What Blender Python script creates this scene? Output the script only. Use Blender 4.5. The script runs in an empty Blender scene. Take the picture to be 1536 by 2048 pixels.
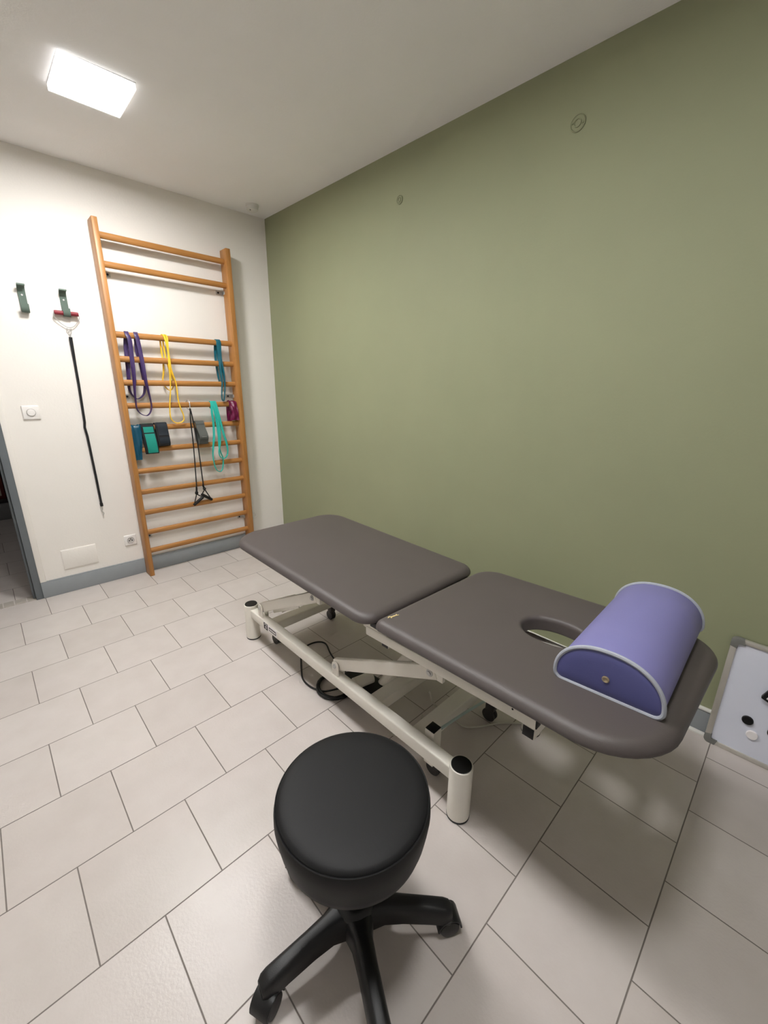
import bpy, bmesh, math, random
from mathutils import Vector, Matrix

random.seed(7)
C = bpy.context.scene.collection
R = math.radians

# ------------------------------------------------------------------ camera, world, exposure
cam_d = bpy.data.cameras.new('camera')
cam = bpy.data.objects.new('camera', cam_d)
C.objects.link(cam)
cam_d.sensor_fit = 'VERTICAL'
cam_d.sensor_height = 36.0
cam_d.lens = 36.0 * 825.866 / 2048.0
cam_d.clip_start = 0.05
RX = Vector((0.69584893, 0.71813219, 0.00896824))
UY = Vector((-0.21050005, 0.19199765, 0.95855445))
FZ = Vector((-0.68664692, 0.6688969, -0.28476822))
m = Matrix((RX, UY, -FZ)).transposed().to_4x4()
m.translation = Vector((3.3741, -1.9424, 1.3659))
cam.matrix_world = m
bpy.context.scene.camera = cam

world = bpy.data.worlds.new('world')
bpy.context.scene.world = world
world.use_nodes = True
world.node_tree.nodes['Background'].inputs[0].default_value = (0.9, 0.95, 1.0, 1)
world.node_tree.nodes['Background'].inputs[1].default_value = 0.02

vs = bpy.context.scene.view_settings
vs.view_transform = 'Standard'
vs.look = 'None'
vs.gamma = 1.0
vs.use_curve_mapping = False
vs.exposure = 0.0
LAMP_STRENGTH = 150.0          # diffuser of each ceiling panel
LAMP_COLOR = (1.0, 0.995, 0.99)
LAMPS = [(0.892, -1.306, 1.0), (2.12, -1.50, 0.58), (3.05, -1.50, 0.58)]    # x, y, relative strength

# ------------------------------------------------------------------ materials
def new_mat(name):
    mt = bpy.data.materials.new(name)
    mt.use_nodes = True
    nt = mt.node_tree
    return mt, nt, nt.nodes['Principled BSDF']


def lin(c):
    return tuple(((v / 255.0) / 12.92 if v <= 10 else (((v / 255.0) + 0.055) / 1.055) ** 2.4) for v in c)


def mat(name, rgb, rough=0.5, metal=0.0, vary=0.06, vscale=12.0, bump=0.0, bscale=200.0,
        coat=0.0, spec=0.5, stretch=(1, 1, 1), sheen=0.0):
    mt, nt, b = new_mat(name)
    base = lin(rgb)
    tc = nt.nodes.new('ShaderNodeTexCoord')
    mp = nt.nodes.new('ShaderNodeMapping')
    mp.inputs['Scale'].default_value = stretch
    nt.links.new(tc.outputs['Object'], mp.inputs['Vector'])
    nz = nt.nodes.new('ShaderNodeTexNoise')
    nz.inputs['Scale'].default_value = vscale
    nz.inputs['Detail'].default_value = 4
    nt.links.new(mp.outputs[0], nz.inputs['Vector'])
    cr = nt.nodes.new('ShaderNodeValToRGB')
    cr.color_ramp.elements[0].position = 0.3
    cr.color_ramp.elements[1].position = 0.7
    cr.color_ramp.elements[0].color = tuple(v * (1 - vary) for v in base) + (1,)
    cr.color_ramp.elements[1].color = tuple(min(1, v * (1 + vary)) for v in base) + (1,)
    nt.links.new(nz.outputs['Fac'], cr.inputs['Fac'])
    nt.links.new(cr.outputs['Color'], b.inputs['Base Color'])
    b.inputs['Roughness'].default_value = rough
    b.inputs['Metallic'].default_value = metal
    b.inputs['Specular IOR Level'].default_value = spec
    b.inputs['Coat Weight'].default_value = coat
    b.inputs['Sheen Weight'].default_value = sheen
    if bump > 0:
        n2 = nt.nodes.new('ShaderNodeTexNoise')
        n2.inputs['Scale'].default_value = bscale
        n2.inputs['Detail'].default_value = 3
        nt.links.new(mp.outputs[0], n2.inputs['Vector'])
        bp = nt.nodes.new('ShaderNodeBump')
        bp.inputs['Strength'].default_value = bump
        bp.inputs['Distance'].default_value = 0.002
        nt.links.new(n2.outputs['Fac'], bp.inputs['Height'])
        nt.links.new(bp.outputs['Normal'], b.inputs['Normal'])
    return mt


def wood_mat(name, axis):
    mt, nt, b = new_mat(name)
    tc = nt.nodes.new('ShaderNodeTexCoord')
    mp = nt.nodes.new('ShaderNodeMapping')
    sc = [60, 60, 60]
    sc[axis] = 3.0
    mp.inputs['Scale'].default_value = sc
    nt.links.new(tc.outputs['Object'], mp.inputs['Vector'])
    nz = nt.nodes.new('ShaderNodeTexNoise')
    nz.inputs['Scale'].default_value = 1.0
    nz.inputs['Detail'].default_value = 5
    nz.inputs['Roughness'].default_value = 0.6
    nz.inputs['Distortion'].default_value = 0.4
    nt.links.new(mp.outputs[0], nz.inputs['Vector'])
    cr = nt.nodes.new('ShaderNodeValToRGB')
    cr.color_ramp.elements[0].position = 0.25
    cr.color_ramp.elements[1].position = 0.8
    cr.color_ramp.elements[0].color = lin((152, 102, 49)) + (1,)
    cr.color_ramp.elements[1].color = lin((194, 137, 76)) + (1,)
    nt.links.new(nz.outputs['Fac'], cr.inputs['Fac'])
    # scattered knots
    vo = nt.nodes.new('ShaderNodeTexVoronoi')
    vo.inputs['Scale'].default_value = 3.1
    nt.links.new(tc.outputs['Object'], vo.inputs['Vector'])
    kr = nt.nodes.new('ShaderNodeMapRange')
    kr.inputs['From Min'].default_value = 0.025
    kr.inputs['From Max'].default_value = 0.06
    kr.inputs['To Min'].default_value = 0.75
    kr.inputs['To Max'].default_value = 0.0
    nt.links.new(vo.outputs['Distance'], kr.inputs['Value'])
    mx = nt.nodes.new('ShaderNodeMix')
    mx.data_type = 'RGBA'
    nt.links.new(kr.outputs[0], mx.inputs['Factor'])
    nt.links.new(cr.outputs['Color'], mx.inputs['A'])
    mx.inputs['B'].default_value = lin((96, 52, 20)) + (1,)
    nt.links.new(mx.outputs['Result'], b.inputs['Base Color'])
    b.inputs['Roughness'].default_value = 0.42
    return mt


def tile_mat():
    mt, nt, b = new_mat('floor_tiles')
    N = nt.nodes
    L = nt.links

    def val(v):
        return v

    def math_(op, a, c=None):
        n = N.new('ShaderNodeMath')
        n.operation = op
        for i, x in enumerate((a, c)):
            if x is None:
                continue
            if isinstance(x, (int, float)):
                n.inputs[i].default_value = x
            else:
                L.new(x, n.inputs[i])
        return n.outputs[0]
    tc = N.new('ShaderNodeTexCoord')
    sp = N.new('ShaderNodeSeparateXYZ')
    L.new(tc.outputs['Object'], sp.inputs[0])
    W, LN = 0.305, 0.30586
    row = math_('DIVIDE', math_('ADD', sp.outputs[0], 0.0122), W)
    r = math_('FLOOR', row)
    fx = math_('FRACT', row)
    par = math_('ABSOLUTE', math_('MODULO', r, 2.0))
    yy = math_('DIVIDE', math_('ADD', math_('ADD', sp.outputs[1], 1.830), math_('MULTIPLY', par, 0.1487)), LN)
    ry = math_('FLOOR', yy)
    fy = math_('FRACT', yy)
    dx = math_('MULTIPLY', math_('MINIMUM', fx, math_('SUBTRACT', 1.0, fx)), W)
    dy = math_('MULTIPLY', math_('MINIMUM', fy, math_('SUBTRACT', 1.0, fy)), LN)
    d = math_('MINIMUM', dx, dy)
    mr = N.new('ShaderNodeMapRange')
    mr.inputs['From Min'].default_value = 0.0009
    mr.inputs['From Max'].default_value = 0.0022
    L.new(d, mr.inputs['Value'])
    cx = N.new('ShaderNodeCombineXYZ')
    L.new(r, cx.inputs[0])
    L.new(ry, cx.inputs[1])
    wn = N.new('ShaderNodeTexWhiteNoise')
    wn.noise_dimensions = '2D'
    L.new(cx.outputs[0], wn.inputs['Vector'])
    nz = N.new('ShaderNodeTexNoise')
    nz.inputs['Scale'].default_value = 9.0
    nz.inputs['Detail'].default_value = 5
    L.new(tc.outputs['Object'], nz.inputs['Vector'])
    tone = math_('ADD', math_('MULTIPLY', wn.outputs['Value'], 0.35), math_('MULTIPLY', nz.outputs['Fac'], 0.65))
    cr = N.new('ShaderNodeValToRGB')
    cr.color_ramp.elements[0].position = 0.2
    cr.color_ramp.elements[1].position = 0.8
    cr.color_ramp.elements[0].color = lin((193, 184, 178)) + (1,)
    cr.color_ramp.elements[1].color = lin((207, 199, 194)) + (1,)
    L.new(tone, cr.inputs['Fac'])
    mx = N.new('ShaderNodeMix')
    mx.data_type = 'RGBA'
    L.new(mr.outputs[0], mx.inputs['Factor'])
    mx.inputs['A'].default_value = lin((118, 110, 104)) + (1,)
    L.new(cr.outputs['Color'], mx.inputs['B'])
    L.new(mx.outputs['Result'], b.inputs['Base Color'])
    n2 = N.new('ShaderNodeTexNoise')
    n2.inputs['Scale'].default_value = 130.0
    n2.inputs['Detail'].default_value = 2
    L.new(tc.outputs['Object'], n2.inputs['Vector'])
    b1 = N.new('ShaderNodeBump')
    b1.inputs['Strength'].default_value = 0.22
    b1.inputs['Distance'].default_value = 0.002
    L.new(n2.outputs['Fac'], b1.inputs['Height'])
    b2 = N.new('ShaderNodeBump')
    b2.inputs['Strength'].default_value = 0.6
    b2.inputs['Distance'].default_value = 0.002
    L.new(mr.outputs[0], b2.inputs['Height'])
    L.new(b1.outputs['Normal'], b2.inputs['Normal'])
    L.new(b2.outputs['Normal'], b.inputs['Normal'])
    rr = N.new('ShaderNodeMapRange')
    rr.inputs['To Min'].default_value = 0.75
    rr.inputs['To Max'].default_value = 0.33
    L.new(mr.outputs[0], rr.inputs['Value'])
    L.new(rr.outputs[0], b.inputs['Roughness'])
    b.inputs['Specular IOR Level'].default_value = 0.42
    return mt


def emit_mat(name, col, strength):
    mt, nt, b = new_mat(name)
    b.inputs['Base Color'].default_value = (0.9, 0.9, 0.9, 1)
    b.inputs['Emission Color'].default_value = col + (1,)
    b.inputs['Emission Strength'].default_value = strength
    return mt


M = dict(
    tile=tile_mat(),
    white_wall=mat('white_wall_paint', (236, 231, 224), 0.75, vary=0.012, vscale=3, bump=0.25, bscale=90),
    ceiling=mat('ceiling_paint', (243, 241, 240), 0.85, vary=0.012, vscale=3, bump=0.2, bscale=120),
    green=mat('sage_green_paint', (148, 151, 120), 0.62, vary=0.03, vscale=2.2, bump=0.2, bscale=110, spec=0.35),
    skirt=mat('grey_skirting_paint', (146, 151, 154), 0.5, vary=0.03),
    skirt_cap=mat('white_tile_trim', (222, 220, 214), 0.35, vary=0.02),
    jamb=mat('grey_door_paint', (104, 110, 114), 0.45, vary=0.03),
    threshold=mat('threshold_mosaic', (176, 168, 158), 0.5, vary=0.12, vscale=30),
    side_wall=mat('side_wall_paint', (206, 203, 199), 0.8),
    front_wall=mat('front_wall_paint', (166, 163, 160), 0.8),
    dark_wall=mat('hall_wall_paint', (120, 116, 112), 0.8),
    dark_wood=mat('dark_bookcase_wood', (32, 26, 25), 0.5, vary=0.2, stretch=(1, 8, 8)),
    plinth=mat('grey_plinth', (124, 124, 124), 0.6),
    redwood=mat('dark_red_frame', (96, 34, 28), 0.5),
    card=mat('cream_card', (196, 184, 170), 0.7),
    wood_v=wood_mat('honey_pine_upright', 2),
    wood_h=wood_mat('honey_pine_rung', 1),
    vinyl=mat('taupe_grey_vinyl', (82, 75, 73), 0.48, vary=0.03, vscale=5, bump=0.12, bscale=420, spec=0.5),
    under=mat('pad_underside_board', (58, 55, 52), 0.8),
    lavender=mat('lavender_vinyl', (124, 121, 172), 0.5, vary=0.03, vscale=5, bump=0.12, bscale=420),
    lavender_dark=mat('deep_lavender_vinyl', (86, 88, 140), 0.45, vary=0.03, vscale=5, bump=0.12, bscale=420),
    piping=mat('grey_piping', (168, 172, 182), 0.45, vary=0.03),
    brass=mat('brass_eyelet', (214, 198, 166), 0.3, metal=1.0),
    gold=mat('gold_print', (226, 208, 150), 0.4, metal=0.2),
    frame=mat('ivory_enamel', (232, 227, 216), 0.38, vary=0.02, coat=0.15),
    black=mat('black_plastic', (8, 8, 9), 0.5, vary=0.1, spec=0.4),
    wheel=mat('grey_rubber_wheel', (52, 50, 48), 0.5, vary=0.1),
    steel=mat('zinc_steel', (188, 187, 184), 0.38, metal=0.35, vary=0.08),
    tubeblue=mat('pale_air_hose', (168, 186, 184), 0.3),
    cable_white=mat('white_cable', (196, 192, 180), 0.5),
    stool=mat('black_vinyl', (24, 24, 25), 0.55, vary=0.05, spec=0.25, vscale=6, bump=0.1, bscale=420),
    nylon=mat('black_nylon_base', (9, 9, 11), 0.42, vary=0.12, bump=0.15, bscale=500),
    felt=mat('grey_green_strap', (92, 108, 98), 0.7, vary=0.06, bump=0.2, bscale=350),
    red=mat('dark_red_grip', (130, 32, 44), 0.5, vary=0.1),
    rubber=mat('black_rubber_cord', (14, 16, 20), 0.5),
    plastic=mat('white_switch_plastic', (238, 234, 230), 0.35, vary=0.01),
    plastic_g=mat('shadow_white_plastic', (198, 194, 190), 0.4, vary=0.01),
    purple=mat('purple_latex', (62, 44, 92), 0.42, vary=0.06),
    yellow=mat('yellow_latex', (247, 200, 54), 0.42, vary=0.05),
    teal=mat('dark_teal_latex', (14, 92, 108), 0.4, vary=0.1),
    turq=mat('turquoise_latex', (44, 176, 162), 0.42, vary=0.06),
    turq_cloth=mat('turquoise_webbing', (8, 138, 122), 0.7, vary=0.06, bump=0.3, bscale=600),
    navy_cloth=mat('navy_black_webbing', (14, 25, 36), 0.7, vary=0.1, bump=0.3, bscale=600),
    black_cloth=mat('black_webbing', (9, 10, 15), 0.75, vary=0.1),
    grey_cloth=mat('grey_webbing', (84, 86, 82), 0.75, vary=0.05, bump=0.3, bscale=600),
    grey_print=mat('pale_print', (168, 168, 162), 0.7),
    petrol=mat('petrol_blue_latex', (6, 70, 92), 0.35, vary=0.12, vscale=40),
    magenta=mat('magenta_latex', (104, 10, 60), 0.35, vary=0.12, vscale=40),
    cream=mat('cream_detector_plastic', (222, 220, 214), 0.4, vary=0.01),
    alu=mat('satin_aluminium', (200, 196, 188), 0.35, metal=0.55, vary=0.04),
    corner=mat('grey_corner_plastic', (116, 116, 112), 0.5),
    board=mat('glossy_white_board', (222, 225, 238), 0.22, vary=0.01),
    white=mat('white_plastic', (240, 236, 236), 0.35),
    lamp_frame=mat('white_lamp_housing', (236, 236, 236), 0.5),
    diffuser_rim=emit_mat('lit_diffuser_rim', LAMP_COLOR, 2.0),
)

# ------------------------------------------------------------------ mesh helpers
def root_loc(o):
    v = Vector((0, 0, 0))
    while o is not None:
        v += o.location
        o = o.parent
    return v


def obj(name, bm, mt, parent=None, at=None, angle=38, recalc=True):
    """Link a bmesh built in world coordinates as one mesh object."""
    if recalc:
        bmesh.ops.recalc_face_normals(bm, faces=bm.faces)
    base = root_loc(parent) if parent is not None else (Vector(at) if at is not None else Vector((0, 0, 0)))
    for v in bm.verts:
        v.co -= base
    me = bpy.data.meshes.new(name)
    bm.to_mesh(me)
    bm.free()
    for p in me.polygons:
        p.use_smooth = True
    me.set_sharp_from_angle(angle=R(angle))
    me.materials.append(M[mt] if isinstance(mt, str) else mt)
    o = bpy.data.objects.new(name, me)
    C.objects.link(o)
    if parent is not None:
        o.parent = parent
    else:
        o.location = base
    return o


def tag(o, label, cat, group=None):
    o['label'] = label
    o['category'] = cat
    if group:
        o['group'] = group
    return o


def thing(name, loc, label, cat, group=None):
    o = bpy.data.objects.new(name, None)
    o.empty_display_size = 0.05
    o.location = loc
    C.objects.link(o)
    return tag(o, label, cat, group)


def struct(name, bm, mt, parent=None):
    o = obj(name, bm, mt, parent)
    if parent is None:
        o['kind'] = 'structure'
    return o


def B():
    return bmesh.new()


def add_mesh(bm, verts, faces, mtx=None):
    vs_ = [bm.verts.new(mtx @ Vector(v) if mtx is not None else Vector(v)) for v in verts]
    for f in faces:
        try:
            bm.faces.new([vs_[i] for i in f])
        except ValueError:
            pass
    return vs_


def box(bm, lo, hi, bevel=0.0, seg=2, mtx=None):
    t = bmesh.new()
    (x0, y0, z0), (x1, y1, z1) = lo, hi
    add_mesh(t, [(x0, y0, z0), (x1, y0, z0), (x1, y1, z0), (x0, y1, z0), (x0, y0, z1), (x1, y0, z1), (x1, y1, z1), (x0, y1, z1)],
             [(0, 3, 2, 1), (4, 5, 6, 7), (0, 1, 5, 4), (1, 2, 6, 5), (2, 3, 7, 6), (3, 0, 4, 7)])
    if bevel > 0:
        bmesh.ops.bevel(t, geom=list(t.edges), offset=bevel, segments=seg, profile=0.5, affect='EDGES')
    merge(bm, t, mtx)


def merge(bm, t, mtx=None):
    if mtx is not None:
        bmesh.ops.transform(t, matrix=mtx, verts=t.verts)
    t.verts.index_update()
    mp = [bm.verts.new(v.co) for v in t.verts]
    for f in t.faces:
        try:
            bm.faces.new([mp[v.index] for v in f.verts])
        except ValueError:
            pass
    t.free()


def bar(bm, p0, p1, w, h, bevel=0.004, up=(0, 0, 1)):
    """Rectangular tube from p0 to p1, w across, h along 'up'."""
    p0, p1 = Vector(p0), Vector(p1)
    d = p1 - p0
    x = d.normalized()
    y = Vector(up).cross(x).normalized()
    z = x.cross(y)
    mtx = Matrix((x, y, z)).transposed().to_4x4()
    mtx.translation = p0
    box(bm, (0, -w / 2, -h / 2), (d.length, w / 2, h / 2), bevel, 2, mtx)


def catmull(pts, closed=False, n=6):
    pts = [Vector(p) for p in pts]
    out = []
    k = len(pts)
    rng = range(k) if closed else range(k - 1)
    for i in rng:
        if closed:
            a, b, c, d = pts[(i - 1) % k], pts[i], pts[(i + 1) % k], pts[(i + 2) % k]
        else:
            a, b, c, d = pts[max(i - 1, 0)], pts[i], pts[i + 1], pts[min(i + 2, k - 1)]
        for j in range(n):
            t = j / n
            out.append(0.5 * ((2 * b) + (c - a) * t + (2 * a - 5 * b + 4 * c - d) * t * t + (3 * b - a - 3 * c + d) * t ** 3))
    if not closed:
        out.append(pts[-1])
    return out


def tube(bm, pts, rad, closed=False, n=10, smooth=0, caps=True):
    pts = catmull(pts, closed, smooth) if smooth else [Vector(p) for p in pts]
    k = len(pts)
    rads = rad if isinstance(rad, (list, tuple)) else [rad] * k
    tang = []
    for i in range(k):
        a = pts[(i - 1) % k] if (closed or i > 0) else pts[i]
        b = pts[(i + 1) % k] if (closed or i < k - 1) else pts[i]
        tang.append((b - a).normalized())
    ref = Vector((0, 0, 1)) if abs(tang[0].z) < 0.9 else Vector((1, 0, 0))
    nrm = (ref - tang[0] * ref.dot(tang[0])).normalized()
    rings = []
    for i in range(k):
        t = tang[i]
        nrm = (nrm - t * nrm.dot(t)).normalized()
        bn = t.cross(nrm)
        rings.append([bm.verts.new(pts[i] + (nrm * math.cos(2 * math.pi * j / n) + bn * math.sin(2 * math.pi * j / n)) * rads[i]) for j in range(n)])
    for i in range(k if closed else k - 1):
        a, b = rings[i], rings[(i + 1) % k]
        for j in range(n):
            bm.faces.new((a[j], a[(j + 1) % n], b[(j + 1) % n], b[j]))
    if caps and not closed:
        bm.faces.new(list(reversed(rings[0])))
        bm.faces.new(rings[-1])


def lathe(bm, prof, mtx=None, n=40):
    """Revolve (r, z) profile round local Z; r = 0 ends are closed to a point, others capped."""
    t = bmesh.new()
    rings = []
    for r, z in prof:
        if r <= 1e-6:
            rings.append([t.verts.new((0, 0, z))])
        else:
            rings.append([t.verts.new((r * math.cos(2 * math.pi * j / n), r * math.sin(2 * math.pi * j / n), z)) for j in range(n)])
    for a, b in zip(rings, rings[1:]):
        for j in range(n):
            k = (j + 1) % n
            if len(a) == 1 and len(b) == 1:
                continue
            if len(a) == 1:
                t.faces.new((a[0], b[j], b[k]))
            elif len(b) == 1:
                t.faces.new((a[j], a[k], b[0]))
            else:
                t.faces.new((a[j], a[k], b[k], b[j]))
    if len(rings[0]) > 1:
        t.faces.new(list(reversed(rings[0])))
    if len(rings[-1]) > 1:
        t.faces.new(rings[-1])
    merge(bm, t, mtx)


def axis_mtx(origin, zdir, xhint=(1, 0, 0)):
    z = Vector(zdir).normalized()
    x = Vector(xhint)
    if abs(x.normalized().dot(z)) > 0.95:
        x = Vector((0, 1, 0))
    x = (x - z * x.dot(z)).normalized()
    y = z.cross(x)
    mt = Matrix((x, y, z)).transposed().to_4x4()
    mt.translation = Vector(origin)
    return mt


def cyl(bm, p0, p1, r, n=24, bev=0.0):
    d = Vector(p1) - Vector(p0)
    h = d.length
    pr = [(r, 0), (r, h)] if bev <= 0 else [(r - bev, 0), (r, bev), (r, h - bev), (r - bev, h)]
    lathe(bm, pr, axis_mtx(p0, d), n)


def prism(bm, outline, d0, d1, mtx, bevel=0.0):
    """Extrude a 2-D outline (local XY) from local z d0 to d1."""
    t = bmesh.new()
    a = [t.verts.new((x, y, d0)) for x, y in outline]
    b = [t.verts.new((x, y, d1)) for x, y in outline]
    n = len(outline)
    t.faces.new(list(reversed(a)))
    t.faces.new(b)
    for i in range(n):
        t.faces.new((a[i], a[(i + 1) % n], b[(i + 1) % n], b[i]))
    if bevel > 0:
        es = [e for e in t.edges if abs(e.verts[0].co.z - e.verts[1].co.z) < 1e-6]
        bmesh.ops.bevel(t, geom=es, offset=bevel, segments=2, profile=0.5, affect='EDGES')
    merge(bm, t, mtx)


def ribbon(bm, pts, width, thick, wdirs, closed=True, smooth=0):
    """Strap of rectangular section along pts; wdirs gives the direction of its width at each point."""
    k = len(pts)
    rings = []
    for i in range(k):
        a = pts[(i - 1) % k] if (closed or i > 0) else pts[i]
        b = pts[(i + 1) % k] if (closed or i < k - 1) else pts[i]
        t = (b - a).normalized()
        w = wdirs[i] - t * wdirs[i].dot(t)
        if w.length < 1e-4:
            w = Vector((1, 0, 0)) - t * t.x
        w.normalize()
        nn = t.cross(w)
        wi = (width[i] if isinstance(width, list) else width) / 2
        h = thick / 2
        rings.append([bm.verts.new(pts[i] + w * sx * wi + nn * sz * h) for sx, sz in ((-1, -0.6), (-0.9, -1), (0.9, -1), (1, -0.6), (1, 0.6), (0.9, 1), (-0.9, 1), (-1, 0.6))])
    for i in range(k if closed else k - 1):
        a, b = rings[i], rings[(i + 1) % k]
        for j in range(8):
            bm.faces.new((a[j], a[(j + 1) % 8], b[(j + 1) % 8], b[j]))
    if not closed:
        bm.faces.new(list(reversed(rings[0])))
        bm.faces.new(rings[-1])


def sheet(bm, path, y0, y1, thick, closed=False, nv=10, ruffle=0.0, seed=1):
    """Cloth strip: path in the XZ plane, running from y0[i] to y1[i] across; ruffle wrinkles it."""
    rnd = random.Random(seed)
    k = len(path)
    ph = [rnd.uniform(0, 6.28) for _ in range(6)]
    top, bot = [], []
    for i in range(k):
        a = path[(i - 1) % k] if (closed or i > 0) else path[i]
        b = path[(i + 1) % k] if (closed or i < k - 1) else path[i]
        t = Vector((b[0] - a[0], 0, b[1] - a[1])).normalized()
        nn = Vector((t.z, 0, -t.x))
        ra, rb = [], []
        for j in range(nv + 1):
            f = j / nv
            y = y0[i] + (y1[i] - y0[i]) * f
            s = i / max(1, k - 1)
            ru = ruffle * (math.sin(f * 9 + ph[0] + s * 5) * 0.5 + math.sin(f * 17 + ph[1] - s * 14) * 0.35 + math.sin(f * 5 + s * 23 + ph[2]) * 0.4)
            p = Vector((path[i][0], y, path[i][1])) + nn * ru
            ra.append(bm.verts.new(p + nn * thick / 2))
            rb.append(bm.verts.new(p - nn * thick / 2))
        top.append(ra)
        bot.append(rb)
    for i in range(k if closed else k - 1):
        i2 = (i + 1) % k
        for j in range(nv):
            bm.faces.new((top[i][j], top[i][j + 1], top[i2][j + 1], top[i2][j]))
            bm.faces.new((bot[i][j], bot[i2][j], bot[i2][j + 1], bot[i][j + 1]))
        bm.faces.new((top[i][0], top[i2][0], bot[i2][0], bot[i][0]))
        bm.faces.new((top[i][nv], bot[i][nv], bot[i2][nv], top[i2][nv]))
    if not closed:
        for i in (0, k - 1):
            for j in range(nv):
                bm.faces.new((top[i][j], bot[i][j], bot[i][j + 1], top[i][j + 1]))


# ------------------------------------------------------------------ the room
ZC = 2.64
XR, YL = 4.25, -3.0           # far ends of the room behind and left of the camera
DY0, DY1, DZ = -2.70, -1.876, 2.05

bm = B()
box(bm, (-0.12, YL - 0.1, -0.1), (XR + 0.1, 0.1, 0))
box(bm, (-3.6, YL - 0.1, -0.1), (-0.12, 0.1, 0))
struct('floor', bm, 'tile')

bm = B()
zc = lambda x, y: 2.642 - 0.0127 * x + 0.011 * min(0, y + 0.2)
add_mesh(bm, [(0, 0, zc(0, 0)), (XR, 0, zc(XR, 0)), (XR, YL, zc(XR, YL)), (0, YL, zc(0, YL)),
              (-0.12, 0.12, 2.8), (XR + 0.12, 0.12, 2.8), (XR + 0.12, YL - 0.12, 2.8), (-0.12, YL - 0.12, 2.8)],
         [(0, 3, 2, 1), (4, 5, 6, 7), (0, 1, 5, 4), (1, 2, 6, 5), (2, 3, 7, 6), (3, 0, 4, 7)])
struct('ceiling', bm, 'ceiling')

bm = B()
box(bm, (-0.12, DY1, 0), (0, 0.0, 2.7))
box(bm, (-0.12, YL, 0), (0, DY0, 2.7))
box(bm, (-0.12, DY0, DZ), (0, DY1, 2.7))
struct('wall_back', bm, 'white_wall')
bm = B()
# green wall with the slightly uneven painted edge in the corner
box(bm, (-0.12, 0, 0), (XR + 0.12, 0.12, 2.7))
struct('wall_right', bm, 'green')
bm = B()
box(bm, (-0.12, YL - 0.12, 0), (XR + 0.12, YL, 2.7))
struct('wall_left', bm, 'side_wall')
bm = B()
box(bm, (XR, YL, 0), (XR + 0.12, 0, 2.7))
struct('wall_front', bm, 'front_wall')

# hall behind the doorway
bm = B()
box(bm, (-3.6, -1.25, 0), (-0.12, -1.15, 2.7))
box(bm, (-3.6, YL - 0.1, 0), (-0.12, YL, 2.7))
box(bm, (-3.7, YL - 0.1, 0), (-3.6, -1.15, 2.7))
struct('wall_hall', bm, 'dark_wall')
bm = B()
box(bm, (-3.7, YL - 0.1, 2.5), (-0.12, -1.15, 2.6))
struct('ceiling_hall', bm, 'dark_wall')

hall_d = bpy.data.lights.new('hall_fill_light', 'AREA')  # unseen fill light, added to brighten the dim hall
hall_d.energy = 3.0
hall_d.size = 0.3
hall_l = bpy.data.objects.new('hall_fill_light', hall_d)
hall_l.location = (-1.2, -2.3, 2.45)
C.objects.link(hall_l)

# door frame (grey), its white plaster edge, threshold mosaic
dr = bpy.data.objects.new('door_1', None)
C.objects.link(dr)
dr.location = (-0.06, (DY0 + DY1) / 2, 0)
dr['kind'] = 'structure'
bm = B()
box(bm, (-0.12, DY1, 0), (0.006, -1.838, DZ + 0.04), 0.003)
box(bm, (-0.07, DY1 - 0.014, 0), (-0.03, DY1 + 0.002, DZ + 0.01), 0.002)
box(bm, (-0.12, DY0 - 0.038, 0), (0.006, DY0, DZ + 0.04), 0.003)
box(bm, (-0.12, DY0 - 0.038, DZ), (0.006, -1.838, DZ + 0.04), 0.003)
obj('door_frame', bm, 'jamb', dr)
bm = B()
box(bm, (-0.02, -1.838, 0.0), (0.007, -1.806, 2.12), 0.003)
struct('trim_1', bm, 'white_wall')
bm = B()
y = DY1 + 0.01
i = 0
while y > DY0:
    w = 0.062 if i % 2 else 0.055
    box(bm, (-0.088, y - w, -0.01), (-0.006, y - 0.006, 0.0025), 0.0015)
    y -= w
    i += 1
struct('trim_2', bm, 'threshold')

# skirting
def skirting(name, pts, mt='skirt'):
    bm = B()
    for lo, hi in pts:
        box(bm, lo, hi, 0.003)
    return struct(name, bm, mt)


skirting('baseboard_back', [((-0.005, -1.838, 0), (0.012, -0.012, 0.105)), ((-0.005, -1.838, 0.1), (0.008, -0.012, 0.115))])
skirting('baseboard_right', [((0.0, -0.012, 0.0), (XR, 0.005, 0.108))])
skirting('trim_3', [((0.0, -0.016, 0.107), (XR, 0.004, 0.118))], 'skirt_cap')
skirting('trim_4', [((0.0, -0.03, -0.004), (XR, 0.004, 0.009))], 'skirt_cap')
skirting('baseboard_left', [((0.0, YL - 0.005, 0), (XR, YL + 0.012, 0.11))])
skirting('baseboard_front', [((XR - 0.012, YL + 0.012, 0), (XR + 0.005, -0.012, 0.11))])

# ------------------------------------------------------------------ ceiling panels
def lamp(x, y, power, label):
    z = zc(x, y)
    t = thing('ceiling_light', (x, y, z), label, 'ceiling light', 'square ceiling light panels')
    bm = B()
    box(bm, (x - 0.139, y - 0.137, z - 0.005), (x + 0.139, y + 0.137, z + 0.006), 0.002)
    obj('housing', bm, 'lamp_frame', t)
    bm = B()
    for lo, hi in (((-0.137, -0.135), (-0.131, 0.135)), ((0.131, -0.135), (0.137, 0.135)), ((-0.131, -0.135), (0.131, -0.129)), ((-0.131, 0.129), (0.131, 0.135))):
        box(bm, (x + lo[0], y + lo[1], z - 0.0275), (x + hi[0], y + hi[1], z - 0.0052))
    obj('diffuser_rim', bm, 'diffuser_rim', t)
    bm = B()
    box(bm, (x - 0.1308, y - 0.1288, z - 0.0268), (x + 0.1308, y + 0.1288, z - 0.02))
    obj('diffuser', bm, emit_mat('lit_diffuser', LAMP_COLOR, LAMP_STRENGTH * power), t)


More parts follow.
